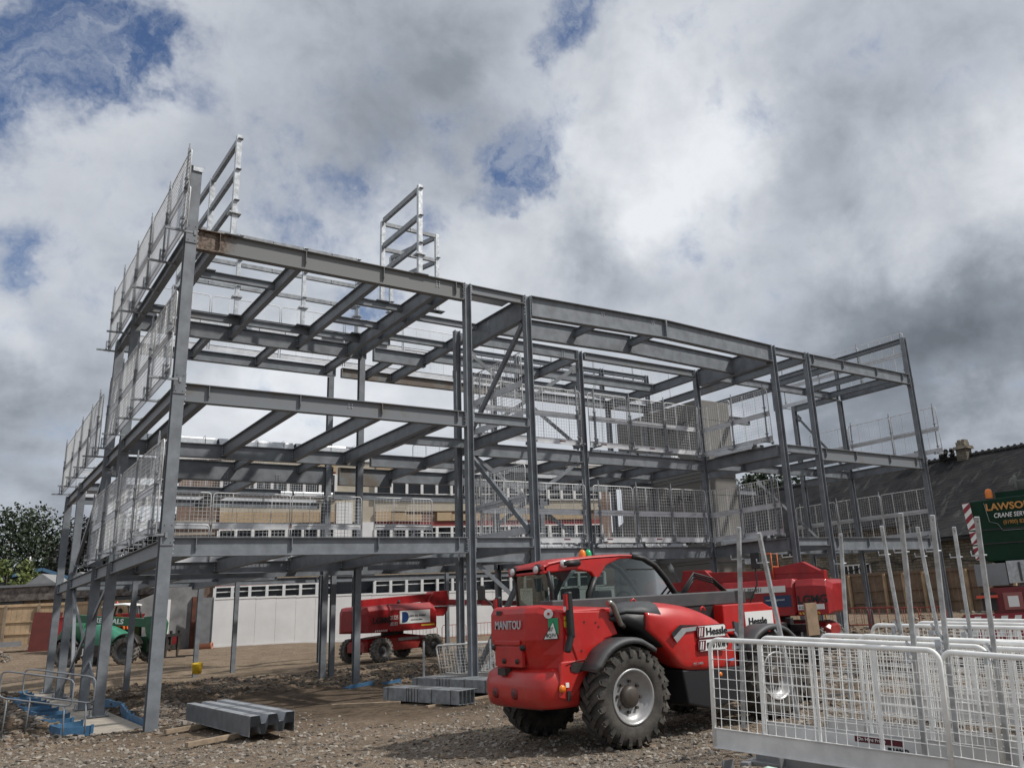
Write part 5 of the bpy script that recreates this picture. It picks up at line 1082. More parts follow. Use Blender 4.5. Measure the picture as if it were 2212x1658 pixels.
b.prism([(.80, 1.46), (.98, 1.565), (1.34, 1.545), (1.34, 1.53), (1.02, 1.52), (.84, 1.40)], 1, yy-.004, yy, BLACK); b.build('stripe', hood); b = MB(); b.prism([(.84, 1.395), (1.02, 1.515), (1.34, 1.525), (1.34, 1.47), (1.10, 1.46), (.90, 1.32)], 1, yy-.004, yy, RIM); b.build('stripe', hood); b = MB(); b.box((1.92, yy+.01, 1.41), (2.16, yy+.03, 1.44), RIM)
b.build('stripe', hood)
b = MB(); b.prism([(2.20, 1.55), (2.32, 1.52), (2.40, 1.25), (2.42, .95), (2.34, .92), (2.24, 1.2)], 1, -1.17, -1.12, DGREY); b.build('corner_guard', hood)
def sign(z0, z1, txt, m2, h_, fx):
    b = MB(); x0, x1 = 1.31, 1.93; r = .03; y = -1.232
    def rr(x0, x1, z0, z1, r): return [(x0+r, z0), (x1-r, z0), (x1, z0+r), (x1, z1-r), (x1-r, z1), (x0+r, z1), (x0, z1-r), (x0, z0+r)]
    b.prism(rr(x0, x1, z0, z1, r), 1, y-.006, y, MAROONL); b.prism(rr(x0+.012, x1-.012, z0+.012, z1-.012, r*.8), 1, y-.009, y-.006, WHITEL)
    b.prism([(x0+.015, z0+.02), (x0+.14, z0+.02), (x0+.17, z1-.02), (x0+.015, z1-.02)], 1, y-.012, y-.009, MAROONL)
    for k in (.03, .075): b.prism([(x0+k, z0+.035), (x0+k+.02, z0+.035), (x0+k+.045, z1-.035), (x0+k+.025, z1-.035)], 1, y-.015, y-.012, WHITEL)
    o = b.build('hire_sign', T); text(txt, BLACKL, (x0+.18, y-.013, z0+.045), (1, 0, 0), (0, 0, 1), h_, 'lettering', o, fx, bold=.018)
sign(1.345, 1.535, 'Hessle', None, .105, 1.15); sign(1.155, 1.335, '0870 7477091', None, .085, .66)
text('MT 1440', RIM, (1.20, -1.217, .98), (1, 0, 0), (0, 0, 1), .035, 'lettering', hood, 1.1)
b = MB(); b.prism([(1.95, .99), (2.10, 1.01), (2.05, .97)], 1, -1.20, -1.17, mat('light_blue_decal', (.08, .3, .6), .5)); b.build('decal', hood)
# black side box under the hood
b = MB(); b.prism([(1.02, .93), (2.30, .88), (2.30, .40), (1.55, .34), (1.10, .45)], 1, -1.16, -.50, mat('black_tank_plastic', (.018, .019, .022), .35)); bx = b.build('side_tank', T, .025)
b = MB(); b.lathe([(-1.175, 0), (-1.175, .03), (-1.16, .035)], AMBER, (1.80, 0, .80), 1, 12); b.build('side_marker', bx)
# exhaust
b = MB(); b.tube([(-.17, -.98, 1.93), (-.12, -.98, 1.94), (-.07, -.98, 1.90), (.0, -.97, 1.76), (.06, -.96, 1.64), (.14, -.94, 1.60)], .042, CHROME, 12); b.build('exhaust_pipe', T)
# fenders
fender(T, 0, .67, .79, 148, 52, -1.27, -.84, DGREY); fender(T, 3.03, .67, .80, 145, 42, -1.27, -.84, DGREY); fender(T, 0, .67, .79, 148, 52, 1.27, .84, DGREY); fender(T, 3.03, .67, .80, 145, 42, 1.27, .84, DGREY)
# boom
b = MB(); b.box((-.75, -.42, 1.80), (3.35, -.10, 2.02), DGREY); b.box((-.75, -.40, 1.55), (3.0, -.12, 1.80), BLACK); bo = b.build('boom', T, .02)
b = MB(); b.box((3.35, -.40, 1.86), (3.6, -.12, 2.0), BLACK); b.build('inner_boom', bo, .01)
b = MB(); b.prism([(2.55, 1.35), (2.55, 1.80), (3.55, 1.80), (3.72, 1.72), (3.95, 1.70), (3.98, 1.30), (3.6, 1.22), (3.0, 1.25)], 1, -.62, .0, RED); bh = b.build('boom_head', T, .02)
b = MB(); b.box((3.05, -.634, 1.36), (3.75, -.622, 1.66), WHITEL); pl_ = b.build('hire_plate', bh); text('Hessle', BLACKL, (3.12, -.638, 1.45), (1, 0, 0), (0, 0, 1), .11, 'lettering', pl_, 1.1, bold=.02)
b = MB(); pts = [(2.1, -.1, 2.0), (2.5, -.05, 2.35), (3.0, 0, 2.25), (3.5, -.05, 1.85)]
for k in range(3): b.tube([(x+.05*k, y+.04*k, z-.04*k) for x, y, z in pts], .016, BLACK, 6)
b.build('hydraulic_hose', bo)
# carriage and forks
b = MB()
for z in (.75, 1.25): b.box((4.35, -1.0, z), (4.45, 1.0, z+.14), BLACK)
for y in (-.95, -.45, .45, .95): b.box((4.35, y-.05, .6), (4.45, y+.05, 1.5), BLACK)
b.prism([(3.85, 1.5), (3.85, .85), (4.35, .7), (4.4, 1.4)], 1, -.45, .35, BLACK); b.tube([(4.1, -.55, 1.35), (4.1, .45, 1.35)], .08, BLACK, 12)
ca_ = b.build('fork_carriage', T, .01)
for y in (-.55, .55):
    b = MB(); b.box((4.46, y-.07, .12), (4.52, y+.07, 1.35), DGREY); b.prism([(4.46, .10), (4.46, .17), (5.7, .12), (5.7, .09)], 1, y-.07, y+.07, DGREY); b.build('fork', ca_)
b = MB(); b.box((4.18, -1.02, 1.20), (4.48, -.98, 1.74), mat('tan_steel_plate', (.24, .17, .11), .8, 0, .2, 6)); b.build('side_guard', ca_)
b = MB(); b.tube([(-.90, -.905, 1.15), (-.70, -.912, 1.20), (-.45, -.912, 1.19)], .006, DRED, 4); b.build('panel_seam', T)
for k, (x, z) in enumerate(((-.75, 1.72), (-.55, 1.70), (-.35, 1.68), (-.62, 1.32), (-.30, 1.62), (-.78, 1.45))):
    b = MB(); b.tube([(x, -.90, z), (x, -.912, z)], .014, BLACK, 8); b.build('plug', T)
for k in range(4):
    b = MB(); b.tube([(.2+.03*k, -.60, 1.0+.1*k), (.5, -.62-.03*k, .80+.05*k), (.9, -.6, .85+.04*k), (1.05, -.55, 1.1)], .018, BLACK, 6); b.build('hydraulic_hose', T)
# cab
CY0, CY1 = .14, 1.10
b = MB()
roofp = [(-.50, 2.44), (-.52, 2.52), (-.42, 2.585), (-.20, 2.62), (.4, 2.665), (1.0, 2.69), (1.32, 2.685), (1.32, 2.63), (1.0, 2.62), (.72, 2.52), (.58, 2.36), (.50, 2.30), (.40, 2.42), (.10, 2.47), (-.30, 2.44)]
b.prism([(x, z) for x, z in roofp], 1, CY0-.03, CY0+.06, RED); b.prism(roofp, 1, CY1-.06, CY1+.03, RED)
b.loft([[(x, y, z+.03*(1-((y-.62)/.5)**2)) for y in np.linspace(CY0-.03, CY1+.03, 7)]+[(x, y, z-.06) for y in np.linspace(CY1+.03, CY0-.03, 7)] for x, z in ((-.52, 2.50), (-.40, 2.575), (-.1, 2.63), (.5, 2.67), (1.0, 2.69), (1.32, 2.685))], RED)
b.box((-.52, CY0-.03, 2.42), (-.44, CY1+.03, 2.55), RED)
rf_ = b.build('cab_roof', T, .02)
for y in (.28, .62, .96):
    b = MB(); b.lathe([(-.56, .0), (-.565, .05), (-.53, .065), (-.50, .065)], LAMP, (0, y, 2.49), 0, 14); b.lathe([(-.54, .066), (-.53, .085), (-.46, .085)], BLACK, (0, y, 2.49), 0, 14)
    if y != .62: b.build('work_lamp', rf_)
b = MB(); b.tube([(-.16, CY0-.045, 2.56), (.16, CY0-.045, 2.57)], .05, BLACK, 8); b.build('side_lamp_pod', rf_)
b = MB(); b.lathe([(-.075, 0), (-.08, .05), (-.04, .065), (.0, .065)], LAMP, (-.14, CY0-.0, 2.56), 1, 14); b.build('work_lamp', rf_)
for x, m_ in ((.50, AMBER), (.62, GREENLENS)):
    b = MB(); b.lathe([(2.66, .055), (2.72, .06), (2.77, .05), (2.80, .02), (2.805, 0)], m_, (x, .45, 0), 2, 14); b.build('beacon', rf_)
b = MB()
def pillar(pts, w, y): b.tube([(x, y, z) for x, z in pts], w, BLACK, 6)
for y in (CY0, CY1):
    pillar([(1.28, 2.66), (1.55, 2.62), (1.80, 2.50), (2.02, 2.28), (2.20, 2.05), (2.30, 1.85), (2.34, 1.5)], .045, y)
    pillar([(.50, 2.34), (.36, 2.10), (.34, 1.5)], .055, y); pillar([(-.42, 2.46), (-.36, 2.2), (-.34, 1.5)], .035, y)
    b.bar((-.36, y, 1.93), (2.32, y, 1.90), .05, .07, BLACK)
for x, z in ((1.30, 2.66), (2.32, 1.9)): b.bar((x, CY0, z), (x, CY1, z), .06, .06, BLACK)
b.bar((-.38, CY0, 1.93), (-.38, CY1, 1.93), .05, .07, BLACK)
b.prism([(-.38, 1.0), (2.32, 1.0), (2.34, 1.92), (-.36, 1.92)], 1, CY1-.03, CY1, RED); b.prism([(-.38, 1.3), (2.32, 1.3), (2.34, 1.88), (-.36, 1.88)], 1, CY0, CY0+.03, BLACK); b.box((-.38, CY0, 1.3), (-.35, CY1, 1.9), BLACK)
b.build('cab_frame', T)
gp = [(.42, 1.95), (.46, 2.20), (.60, 2.42), (.80, 2.56), (1.0, 2.62), (1.30, 2.63), (1.55, 2.59), (1.78, 2.48), (2.0, 2.27), (2.17, 2.04), (2.22, 1.94)]
for y in (CY0+.01, CY1-.01):
    b = MB(); b.add([(x, y, z) for x, z in gp], [tuple(range(len(gp)))], GLASS); b.add([(-.34, y, 1.95), (.30, y, 1.95), (.34, y, 2.15), (.44, y, 2.34), (.35, y, 2.42), (-.38, y, 2.44)], [(0, 1, 2, 3, 4, 5)], GLASS); b.build('side_glass', T)
b = MB(); b.add([(-.37, CY0+.05, 1.95), (-.37, CY1-.05, 1.95), (-.41, CY1-.05, 2.44), (-.41, CY0+.05, 2.44)], [(0, 1, 2, 3)], GLASS); b.build('rear_glass', T)
b = MB(); fp = [(1.30, 2.67), (1.57, 2.63), (1.84, 2.50), (2.06, 2.28), (2.24, 2.04), (2.33, 1.92)]
for p, q in zip(fp[:-1], fp[1:]): b.add([(p[0], CY0, p[1]), (p[0], CY1, p[1]), (q[0], CY1, q[1]), (q[0], CY0, q[1])], [(0, 1, 2, 3)], GLASS)
b.build('windscreen', T)
b = MB(); b.box((.35, .40, 1.55), (.80, .85, 1.72), BLACK); b.box((.28, .42, 1.7), (.40, .83, 2.20), BLACK); b.build('seat', T, .03)
b = MB(); b.tube([(1.45+.02*sin(a), .62+.17*cos(a), 2.02+.17*sin(a)*.5) for a in np.linspace(0, 2*pi, 18)[:-1]], .014, BLACK, 6, closed=True); b.tube([(1.45, .62, 2.0), (1.65, .62, 1.7)], .03, BLACK, 6); b.build('steering_wheel', T)
b = MB(); b.box((1.75, .35, 1.85), (1.95, .95, 1.98), BLACK); b.box((1.1, .85, 1.6), (1.4, 1.05, 2.15), BLACK); b.build('dashboard', T, .02)
b = MB(); b.bar((1.2, CY0-.02, 2.45), (1.75, CY0-.02, 2.44), .012, .02, BLACK); b.build('wiper', T)
def mirror(pts, c, d):
    b = MB(); b.tube(pts, .016, BLACK, 6); b.cbox(c, d, BLACK); b.build('mirror', T, .02)
mirror([(-.80, .98, 1.80), (-.86, 1.10, 2.02), (-.95, 1.22, 2.14)], (-.95, 1.26, 2.2), (.06, .16, .22))
mirror([(3.3, -.55, 1.8), (3.45, -.62, 2.1), (3.45, -.62, 2.45)], (3.45, -.66, 2.5), (.07, .2, .28))
mirror([(2.3, 1.1, 1.9), (2.4, 1.35, 2.1)], (2.4, 1.42, 2.2), (.06, .18, .26))

# ------------------------------------------------------------ self-propelled boom lifts
def lug_wheel(parent, c, r, w, side):
    b = MB(); h = w/2; b.lathe([(-h*.8, r*.58), (-h, r*.66), (-h, r-.07), (-h*.8, r-.03), (h*.8, r-.03), (h, r-.07), (h, r*.66), (h*.8, r*.58)], RUBBERD, (0, 0, 0), 1, 32)
    for k in range(18):
        for s in (-1, 1):
            a = 2*pi*(k+(.5 if s > 0 else 0))/18; M_ = Matrix.Rotation(-a, 4, 'Y'); b.box((r-.05, s*h*1.02 if s < 0 else .02, -.05), (r+.005, -.02 if s < 0 else h*1.02, .05), RUBBERD, M_); b.box((r-.16, s*h*1.02-.012, -.04), (r-.05, s*h*1.02+.012, .04), RUBBERD, M_)
    o = b.build('wheel', parent); o.location = c
    b = MB(); s = side; b.lathe([(s*h*.9, r*.60), (s*h*.92, r*.56), (s*h*.5, r*.50), (s*h*.45, r*.22), (s*h*.7, r*.20), (s*h*.72, 0)], DRIM, (0, 0, 0), 1, 24); b.build('rim', o)
def boom_lift(label, loc, rz, ns, big):
    t = thing('boom_lift', label, 'boom lift', loc, rz, None); wr = .49
    for x, y in ((-1.45, -1.02), (-1.45, 1.02), (1.45, -1.02), (1.45, 1.02)): lug_wheel(t, (x, y, wr), wr, .36, -1 if y < 0 else 1)
    b = MB(); b.loft([[(x, -w, .42), (x, -w-.02, z-.12), (x, -w+.12, z), (x, w-.12, z), (x, w+.02, z-.12), (x, w, .42)] for x, w, z in ((-2.0, .55, .85), (-1.85, .62, .95), (-.9, .70, 1.02), (.2, .74, 1.08), (1.0, .70, .98), (1.9, .58, .90), (2.0, .5, .8))], RED2, smooth=False)
    b.box((-1.6, -.9, .40), (-1.3, .9, .58), BLACK); b.box((1.3, -.9, .40), (1.6, .9, .58), BLACK); ch = b.build('chassis', t, .02)
    b = MB(); b.lathe([(1.0, .5), (1.22, .5)], BLACK, (0, 0, 0), 2, 24); b.build('slew_ring', t)
    y0 = ns*.62; y1 = ns*1.12
    def cover(s, name):
        ya, yb = sorted((s*.50, s*1.12)); yo = s*1.12; yi = s*.50
        b = MB(); secs = []
        for x, zt, zb, yy in ((-1.15, 2.30, 1.30, yo*.93), (-1.05, 2.36, 1.20, yo), (1.35, 2.36, 1.18, yo), (1.62, 2.22, 1.22, yo*.98), (1.70, 2.0, 1.35, yo*.93)):
            secs.append([(x, yi, zb), (x, yy, zb+.02), (x, yy, zt-.26), (x, yy-s*.16, zt), (x, yi, zt)])
        if s > 0: secs = [list(reversed(q)) for q in secs]
        b.loft(secs, RED2, smooth=False); return b.build(name, t, .02)
    cv = cover(ns, 'side_cover'); cover(-ns, 'side_cover')
    b = MB(); secs = []
    for x, w, zb, zt in ((-2.25, .70, 1.30, 2.15), (-2.12, .98, 1.22, 2.28), (-1.75, 1.12, 1.20, 2.32), (-1.17, 1.12, 1.20, 2.32)): secs.append([(x, -w, zb), (x, -w, zt-.2), (x, -w+.12, zt), (x, w-.12, zt), (x, w, zt-.2), (x, w, zb)])
    b.loft(secs, RED2, smooth=False); cw = b.build('counterweight', t, .02)
    for k in range(9):
        b = MB(); x = -1.9+.09*k if False else -2.0+.1*k
        b.prism([(x, 1.24), (x+.05, 1.24), (x+.09, 1.31), (x+.04, 1.31)], 1, ns*1.126-.002, ns*1.126+.002, YELLL if big else WHITEL)
        if -2.0 < x < -1.2: b.build('hazard_stripe', cw)
    R_ = (1, 0, 0) if ns < 0 else (-1, 0, 0); xr = (lambda x: x) if ns < 0 else (lambda x: -x)
    yt = ns*1.135
    text('LGMG', BLACKL, ((-2.02 if ns < 0 else -1.20), ns*1.14, 1.58), R_, (0, 0, 1), .24, 'lettering', cw, 1.05, bold=.03)
    b = MB(); b.box((-1.0, -.42, 1.2), (1.2, .42, 1.75), BLACK); b.build('turntable', t)
    # boom
    b = MB(); b.bar((-1.9, 0, 2.42), (2.35, 0, 2.60), .36, .34, RED2); bm_ = b.build('main_boom', t, .015)
    b = MB(); b.prism([(1.9, 2.45), (2.3, 2.85), (3.15, 2.88), (3.25, 2.5), (3.15, 1.95), (2.9, 1.72), (2.0, 1.75), (1.9, 2.0)], 1, -.26, .26, RED2); b.build('boom_knuckle', t, .02)
    return t, cv, cw, bm_, R_
t, cv, cw, bm_, R_ = boom_lift('red boom lift parked beneath the frame before the white hoarding', (12.45, 15.4, .35), radians(16), -1, False)
b = MB(); b.box((-.55, -1.135, 1.50), (1.22, -1.125, 2.05), WHITEL); pl_ = b.build('hire_plate', cv)
b = MB(); pts = [(-.42, 1.55), (-.42, 2.0)]+[(-.26+.22*sin(a), 1.775+.225*cos(a)) for a in np.linspace(0, pi, 10)]; b.prism(pts, 1, -1.142, -1.136, BLUEL); b.build('logo', pl_)
text('plant hire limited', BLACKL, (-.02, -1.14, 1.77), R_, (0, 0, 1), .12, 'lettering', pl_, .80, shear=.3); text('powered access division', BLACKL, (.08, -1.14, 1.62), R_, (0, 0, 1), .06, 'lettering', pl_, .8)
text('01325', WHITEL, (-1.08, -1.135, 1.70), R_, (0, 0, 1), .17, 'lettering', cv, .75); text('382 851', WHITEL, (-1.08, -1.135, 1.45), R_, (0, 0, 1), .15, 'lettering', cv, .62)
b = MB(); b.box((.7, -1.13, 1.36), (1.5, -1.124, 1.42), YELLL); b.build('yellow_strip', cv)
b = MB(); b.box((-.3, -.76, .80), (.9, -.75, .92), RIM); b.build('name_strip', t)
b = MB(); b.bar((2.9, -.05, 2.35), (8.2, -.05, 2.12), .26, .26, DRED); b.bar((5.5, -.05, 2.24), (8.4, -.05, 2.10), .22, .22, BLACK); b.bar((1.4, -.30, 2.18), (5.4, -.30, 2.12), .04, .05, GALV); b.build('telescopic_boom', t, .01)
b = MB(); b.tube([(-.2, -.6, 2.36), (-.1, -.6, 2.50)], .06, BLACK, 8); b.build('exhaust_stub', cv)
t, cv, cw, bm_, R_ = boom_lift('red boom lift standing directly behind the near telehandler forks', (18.7, -1.32, .32), radians(111), 1, True)
text('325 382 851', BLACKL, (.75, 1.14, 2.0), R_, (0, 0, 1), .13, 'lettering', cv, .85, shear=.2)
b = MB(); b.box((-.85, 1.124, 1.96), (1.25, 1.132, 2.16), WHITEL); b.box((-1.0, 1.124, 1.50), (-.10, 1.134, 1.86), mat('navy_plate', (.02, .04, .10), .5)); b.build('hire_plate', cv)
text('machine approved', WHITEL, (-.15, 1.14, 1.70), R_, (0, 0, 1), .06, 'lettering', cv, 1.)
b = MB(); b.box((-2.05, 1.128, 1.38), (-1.2, 1.138, 1.54), WHITEL); b.build('hire_plate', cw); text('01325 382 851', BLACKL, (-1.22, 1.144, 1.41), R_, (0, 0, 1), .09, 'lettering', cw, .72, shear=.2)
b = MB(); b.bar((-1.0, 0, 2.55), (4.3, .0, 2.30), .34, .30, RED2); b.lathe([(-.22, 0), (-.22, .36), (.22, .36), (.22, 0)], RED2, (4.4, 0, 2.30), 1, 24); b.prism([(-1.9, 2.5), (-1.2, 2.9), (-.2, 2.75), (-.2, 2.55)], 1, -.2, .2, RED2); b.build('folded_boom', t, .01)
b = MB()
for y in (-.3, .3): b.tube([(-.2, y, 2.3), (-.2, y, 3.25), (.3, y, 3.25)], .02, ORANGE, 6)
b.tube([(-.2, -.3, 2.8), (-.2, .3, 2.8)], .02, ORANGE, 6); b.build('orange_guard_rail', t)

# ------------------------------------------------------------ green telehandler with driver
g = thing('telehandler', 'green telehandler with a driver, behind the left columns by the timber fence', 'telehandler', (3.42, 29.75, .58), radians(-44))
# near side = local -Y ; origin mid-wheelbase
for x, y in ((-1.6, -1.0), (-1.6, 1.0), (1.6, -1.0), (1.6, 1.0)): ag_wheel(g, (x, y, .68), .68, .42, -1 if y < 0 else 1, DRIM, RUBBERD, 18, DRIM, .38)
b = MB(); b.box((-2.2, -.42, .55), (2.3, .42, 1.3), mat('green_chassis', (.01, .05, .025), .5)); b.box((-.9, -1.1, .45), (.9, -.4, 1.05), BLACK); b.build('chassis', g, .02)
b = MB(); b.loft([[(x, -.45, 1.0), (x, -1.12, 1.0), (x, -1.14, z-.35), (x, -.98, z-.06), (x, -.45, z)] for x, z in ((-.85, 1.9), (-.6, 2.0), (0, 2.02), (.6, 1.86), (1.1, 1.62), (1.35, 1.50))], GREENL); hd = b.build('bonnet', g, .02)
text('JCB', WHITEL, (-.7, -1.13, .62), (1, 0, 0), (0, 0, 1), .26, 'lettering', g, 1.1, bold=.03)
b = MB(); b.loft([[(x, -.42, 1.1), (x, -.95, 1.1), (x, -.95, z-.15), (x, -.8, z), (x, -.42, z)] for x, z in ((-2.3, 1.6), (-2.1, 1.95), (-1.5, 2.15), (-.9, 2.1))], GREEN); b.box((-2.35, -.9, .9), (-2.15, .9, 1.5), GREEN); b.build('tail_cover', g, .03)
fender(g, -1.6, .68, .82, 160, 30, -1.25, -.8, BLACK); fender(g, 1.6, .68, .82, 150, 20, -1.25, -.8, BLACK)
b = MB(); b.bar((-1.9, -.2, 2.35), (2.1, -.2, 1.95), .34, .42, GREEN); bo = b.build('boom', g, .02)
text('RENTALS', WHITEL, (-.75, -.38, 2.12), (1, 0, -.1), (.1, 0, 1), .24, 'lettering', bo, 1.15, bold=.03)
b = MB(); b.prism([(2.0, 2.25), (2.85, 2.30), (3.1, 1.9), (3.0, 1.0), (2.6, .8), (2.2, 1.4)], 1, -.45, .05, GREEN); b.build('boom_head', g, .02)
b = MB(); b.box((3.25, -.8, .6), (3.35, .8, .8), BLACK); b.box((3.25, -.8, 1.2), (3.35, .8, 1.35), BLACK)
for y in (-.7, 0, .7): b.box((3.25, y-.05, .5), (3.35, y+.05, 1.5), BLACK)
b.box((2.7, -.4, .8), (3.25, .1, 1.2), BLACK); fc = b.build('fork_carriage', g, .01)
for y in (-.5, .5): b = MB(); b.box((3.36, y-.06, .25), (3.42, y+.06, 1.2), BLACK); b.box((3.36, y-.06, .2), (4.5, y+.06, .26), BLACK); b.build('fork', fc)
b = MB()
for x, y in ((-.75, .1), (-.75, 1.0), (.95, .1), (.95, 1.0)): b.tube([(x, y, 1.3), (x*.92, y, 2.35), (x*.75, y, 2.9)], .045, BLACK, 6)
for k in range(6): b.tube([(.95, .15+.16*k, 1.9), (.72, .15+.16*k, 2.88)], .014, BLACK, 5)
b.box((-.7, .05, 1.2), (.95, .1, 1.7), GREEN); b.box((-.7, 1.0, 1.2), (.95, 1.05, 1.9), GREEN); b.build('cab_frame', g)
b = MB(); b.loft([[(x, .02, z), (x, .3, z+.05), (x, .8, z+.05), (x, 1.08, z), (x, 1.08, z-.06), (x, .02, z-.06)] for x, z in ((-.75, 2.90), (-.5, 2.96), (.4, 2.97), (.82, 2.92))], WHITE); rr_ = b.build('cab_roof', g)
b = MB(); b.lathe([(2.98, .07), (3.1, .07), (3.14, .0)], REDLENS, (-.2, .5, 0), 2, 12); b.build('beacon', rr_)
b = MB(); b.lathe([(.78, 0), (.82, .07), (.86, .07)], LAMP, (0, .15, 2.88), 0, 10); b.build('work_lamp', rr_)
b = MB(); b.box((-.35, .35, 1.3), (.1, .8, 1.75), BLACK); b.box((-.45, .35, 1.7), (-.32, .8, 2.4), BLACK); b.build('seat', g)
# driver: one skinned body with hi-vis clothing
def person(label, loc, rz):
    p = thing('person', label, 'person', loc, rz)
    me = bpy.data.meshes.new('body')
    J = [((0, 0, 0), .14), ((0, 0, .25), .13), ((.02, 0, .46), .16), ((.04, 0, .56), .07), ((.06, 0, .66), .09), ((.06, 0, .78), .085),
         ((.02, .19, .50), .06), ((.18, .24, .30), .045), ((.38, .12, .34), .04), ((.02, -.19, .50), .06), ((.16, -.24, .28), .045), ((.36, -.12, .32), .04),
         ((.05, .10, -.02), .10), ((.42, .12, .02), .08), ((.46, .12, -.38), .055), ((.58, .12, -.42), .04), ((.05, -.10, -.02), .10), ((.42, -.12, .02), .08), ((.46, -.12, -.38), .055), ((.58, -.12, -.42), .04)]
    E_ = [(0, 1), (1, 2), (2, 3), (3, 4), (4, 5), (2, 6), (6, 7), (7, 8), (2, 9), (9, 10), (10, 11), (0, 12), (12, 13), (13, 14), (14, 15), (0, 16), (16, 17), (17, 18), (18, 19)]
    me.from_pydata([j[0] for j in J], E_, []); o = obj_from(me, 'body', p)
    sk = o.modifiers.new('skin', 'SKIN'); 
    for i, j in enumerate(J): me.skin_vertices[0].data[i].radius = (j[1], j[1])
    me.skin_vertices[0].data[0].use_root = True
    o.modifiers.new('sub', 'SUBSURF').levels = 1; me.materials.append(mat('hi_vis_orange', (.75, .16, .03), .7))
    b = MB(); b.lathe([(.70, .115), (.78, .12), (.86, .10), (.92, .05), (.935, 0)], BLACK, (.06, 0, 0), 2, 16); b.build('helmet', p)
    b = MB(); b.lathe([(.56, .03), (.60, .07), (.68, .085), (.74, .09)], SKIN, (.075, 0, 0), 2, 12); b.cbox((.165, 0, .67), (.03, .025, .04), SKIN); b.build('face', p)
    return p
mwg = Matrix.Translation((3.42, 29.75, .58)) @ Matrix.Rotation(radians(-44), 4, 'Z') @ Vector((-.1, .58, 1.85))
person('driver in orange hi-vis and dark helmet seated in the green telehandler cab', (mwg.x, mwg.y, mwg.z), radians(-44))
# red skip behind it
b = MB(); b.prism([(-1.6, 0), (1.4, 0), (2.2, 1.5), (-2.2, 1.5)], 1, -.9, .9, RED2); b.bar((-2.2, -.9, 1.5), (2.2, -.9, 1.5), .08, .08, RED2)
o = b.build('red_skip', bevel=.03); o.location = (3.6, 35.8, 1.6); o.rotation_euler = (0, 0, radians(-30)); tag(o, 'red metal skip half hidden behind the green telehandler', 'skip')

# ------------------------------------------------------------ mobile crane at the right edge
cr = thing('mobile_crane', 'green and red mobile crane cut off by the right edge of the photo', 'mobile crane', (15.55, -10.2, 0), radians(-66))
b = MB(); b.prism([(.10, 4.12), (.20, 2.80), (.40, 2.70), (5.2, 2.70), (5.2, 4.2), (1.0, 4.16)], 1, .02, 2.4, CGREEN); cw = b.build('counterweight', cr, .03)
b = MB()
for z in (3.42, 3.10): b.box((.28, .0, z), (5.2, .025, z+.03), BLACK)
b.build('slab_joint', cw)
b = MB()
for (z0, z1) in ((3.46, 4.10), (3.12, 3.42), (2.76, 3.08)):
    xa = .02+(4.12-z1)*.07; xb = .02+(4.12-z0)*.07
    b.prism([(xa, z1), (xb, z0), (xb+.17, z0), (xa+.17, z1)], 1, -.012, .018, WHITEL)
    k = z0-.1
    while k < z1:
        a = max(k, z0); c = min(k+.14, z1)
        def X_(z): return .02+(4.12-z)*.07
        za, zb_, zc, zd = k, k+.12, k+.27, k+.15
        q = [(X_(min(max(za, z0), z1)), min(max(za, z0), z1)), (X_(min(max(zd, z0), z1))+.17, min(max(zd, z0), z1)), (X_(min(max(zc, z0), z1))+.17, min(max(zc, z0), z1)), (X_(min(max(zb_, z0), z1)), min(max(zb_, z0), z1))]
        b.prism(q, 1, -.016, -.013, MAROONL if False else mat('chevron_red', (.25, .02, .03), .5)); k += .24
b.build('chevron_board', cw)
text('LAWSONS', GOLDL, (.52, -.01, 3.88), (1, 0, 0), (0, 0, 1), .155, 'lettering', cw, 1.05, bold=.03); text('CRANE SERVICES', WHITEL, (.66, -.01, 3.70), (1, 0, 0), (0, 0, 1), .105, 'lettering', cw, .80, shear=.2, bold=.01); text('(01900) 823061', GOLDL, (.84, -.01, 3.54), (1, 0, 0), (0, 0, 1), .09, 'lettering', cw, .78)
b = MB(); b.tube([(.50, 0, 4.06), (.55, 0, 3.62), (.72, 0, 3.56), (.80, 0, 3.40), (5, 0, 3.38)], .006, RIM, 4); b.build('pinstripe', cw)
b = MB(); b.lathe([(4.2, .085), (4.35, .085), (4.42, .06), (4.44, 0)], AMBER, (.62, .5, 0), 2, 14); b.lathe([(4.14, .10), (4.2, .10)], BLACK, (.62, .5, 0), 2, 14); b.build('beacon', cr)
b = MB(); b.lathe([(.2, .0), (.2, .32), (.26, .32), (.26, .20), (1.5, .20), (1.5, .32), (1.56, .32), (1.56, 0)], mat('winch_drum', (.10, .10, .09), .6), (1.0, 1.2, 4.45), 0, 20); b.box((.75, .7, 4.2), (3, 1.8, 4.35), CGREEN); b.build('winch', cr)
b = MB(); b.prism([(1.75, 4.2), (3.6, 4.2), (5.2, 8.5), (3.6, 8.5), (1.95, 5.0)], 1, .9, 1.7, CGREEN); b.tube([(1.7, 1.2, 4.6), (3.3, 1.2, 8.4)], .02, BLACK, 5); b.build('boom_base', cr, .02)
b = MB(); b.box((.05, -.12, 2.16), (.72, 2.4, 2.66), GREYP); dk = b.build('deck_guard', cr, .01)
CHQ = mat('chequer_plate', (.40, .41, .42), .35, .7, .2, 14); b = MB(); b.box((.74, -.12, 2.20), (6, -.10, 2.70), CHQ)
for i in range(64):
    for j in range(7): x = .80+i*.075; z = 2.25+j*.062+(.03 if i % 2 else 0); b.cbox((x, -.123, z), (.045, .006, .016), CHQ)
b.build('chequer_panel', dk)
for x in (1.0, 1.65, 2.55): b = MB(); b.bar((x, -.15, 2.24), (x, -.15, 2.66), .06, .05, DGREY); b.build('strap_bracket', dk)
b = MB(); b.box((.3, -.1, 1.0), (6, 2.4, 2.12), DRED); b.box((1.3, -.14, 2.05), (6, -.1, 2.16), RIM); ch = b.build('carrier_body', cr, .02)
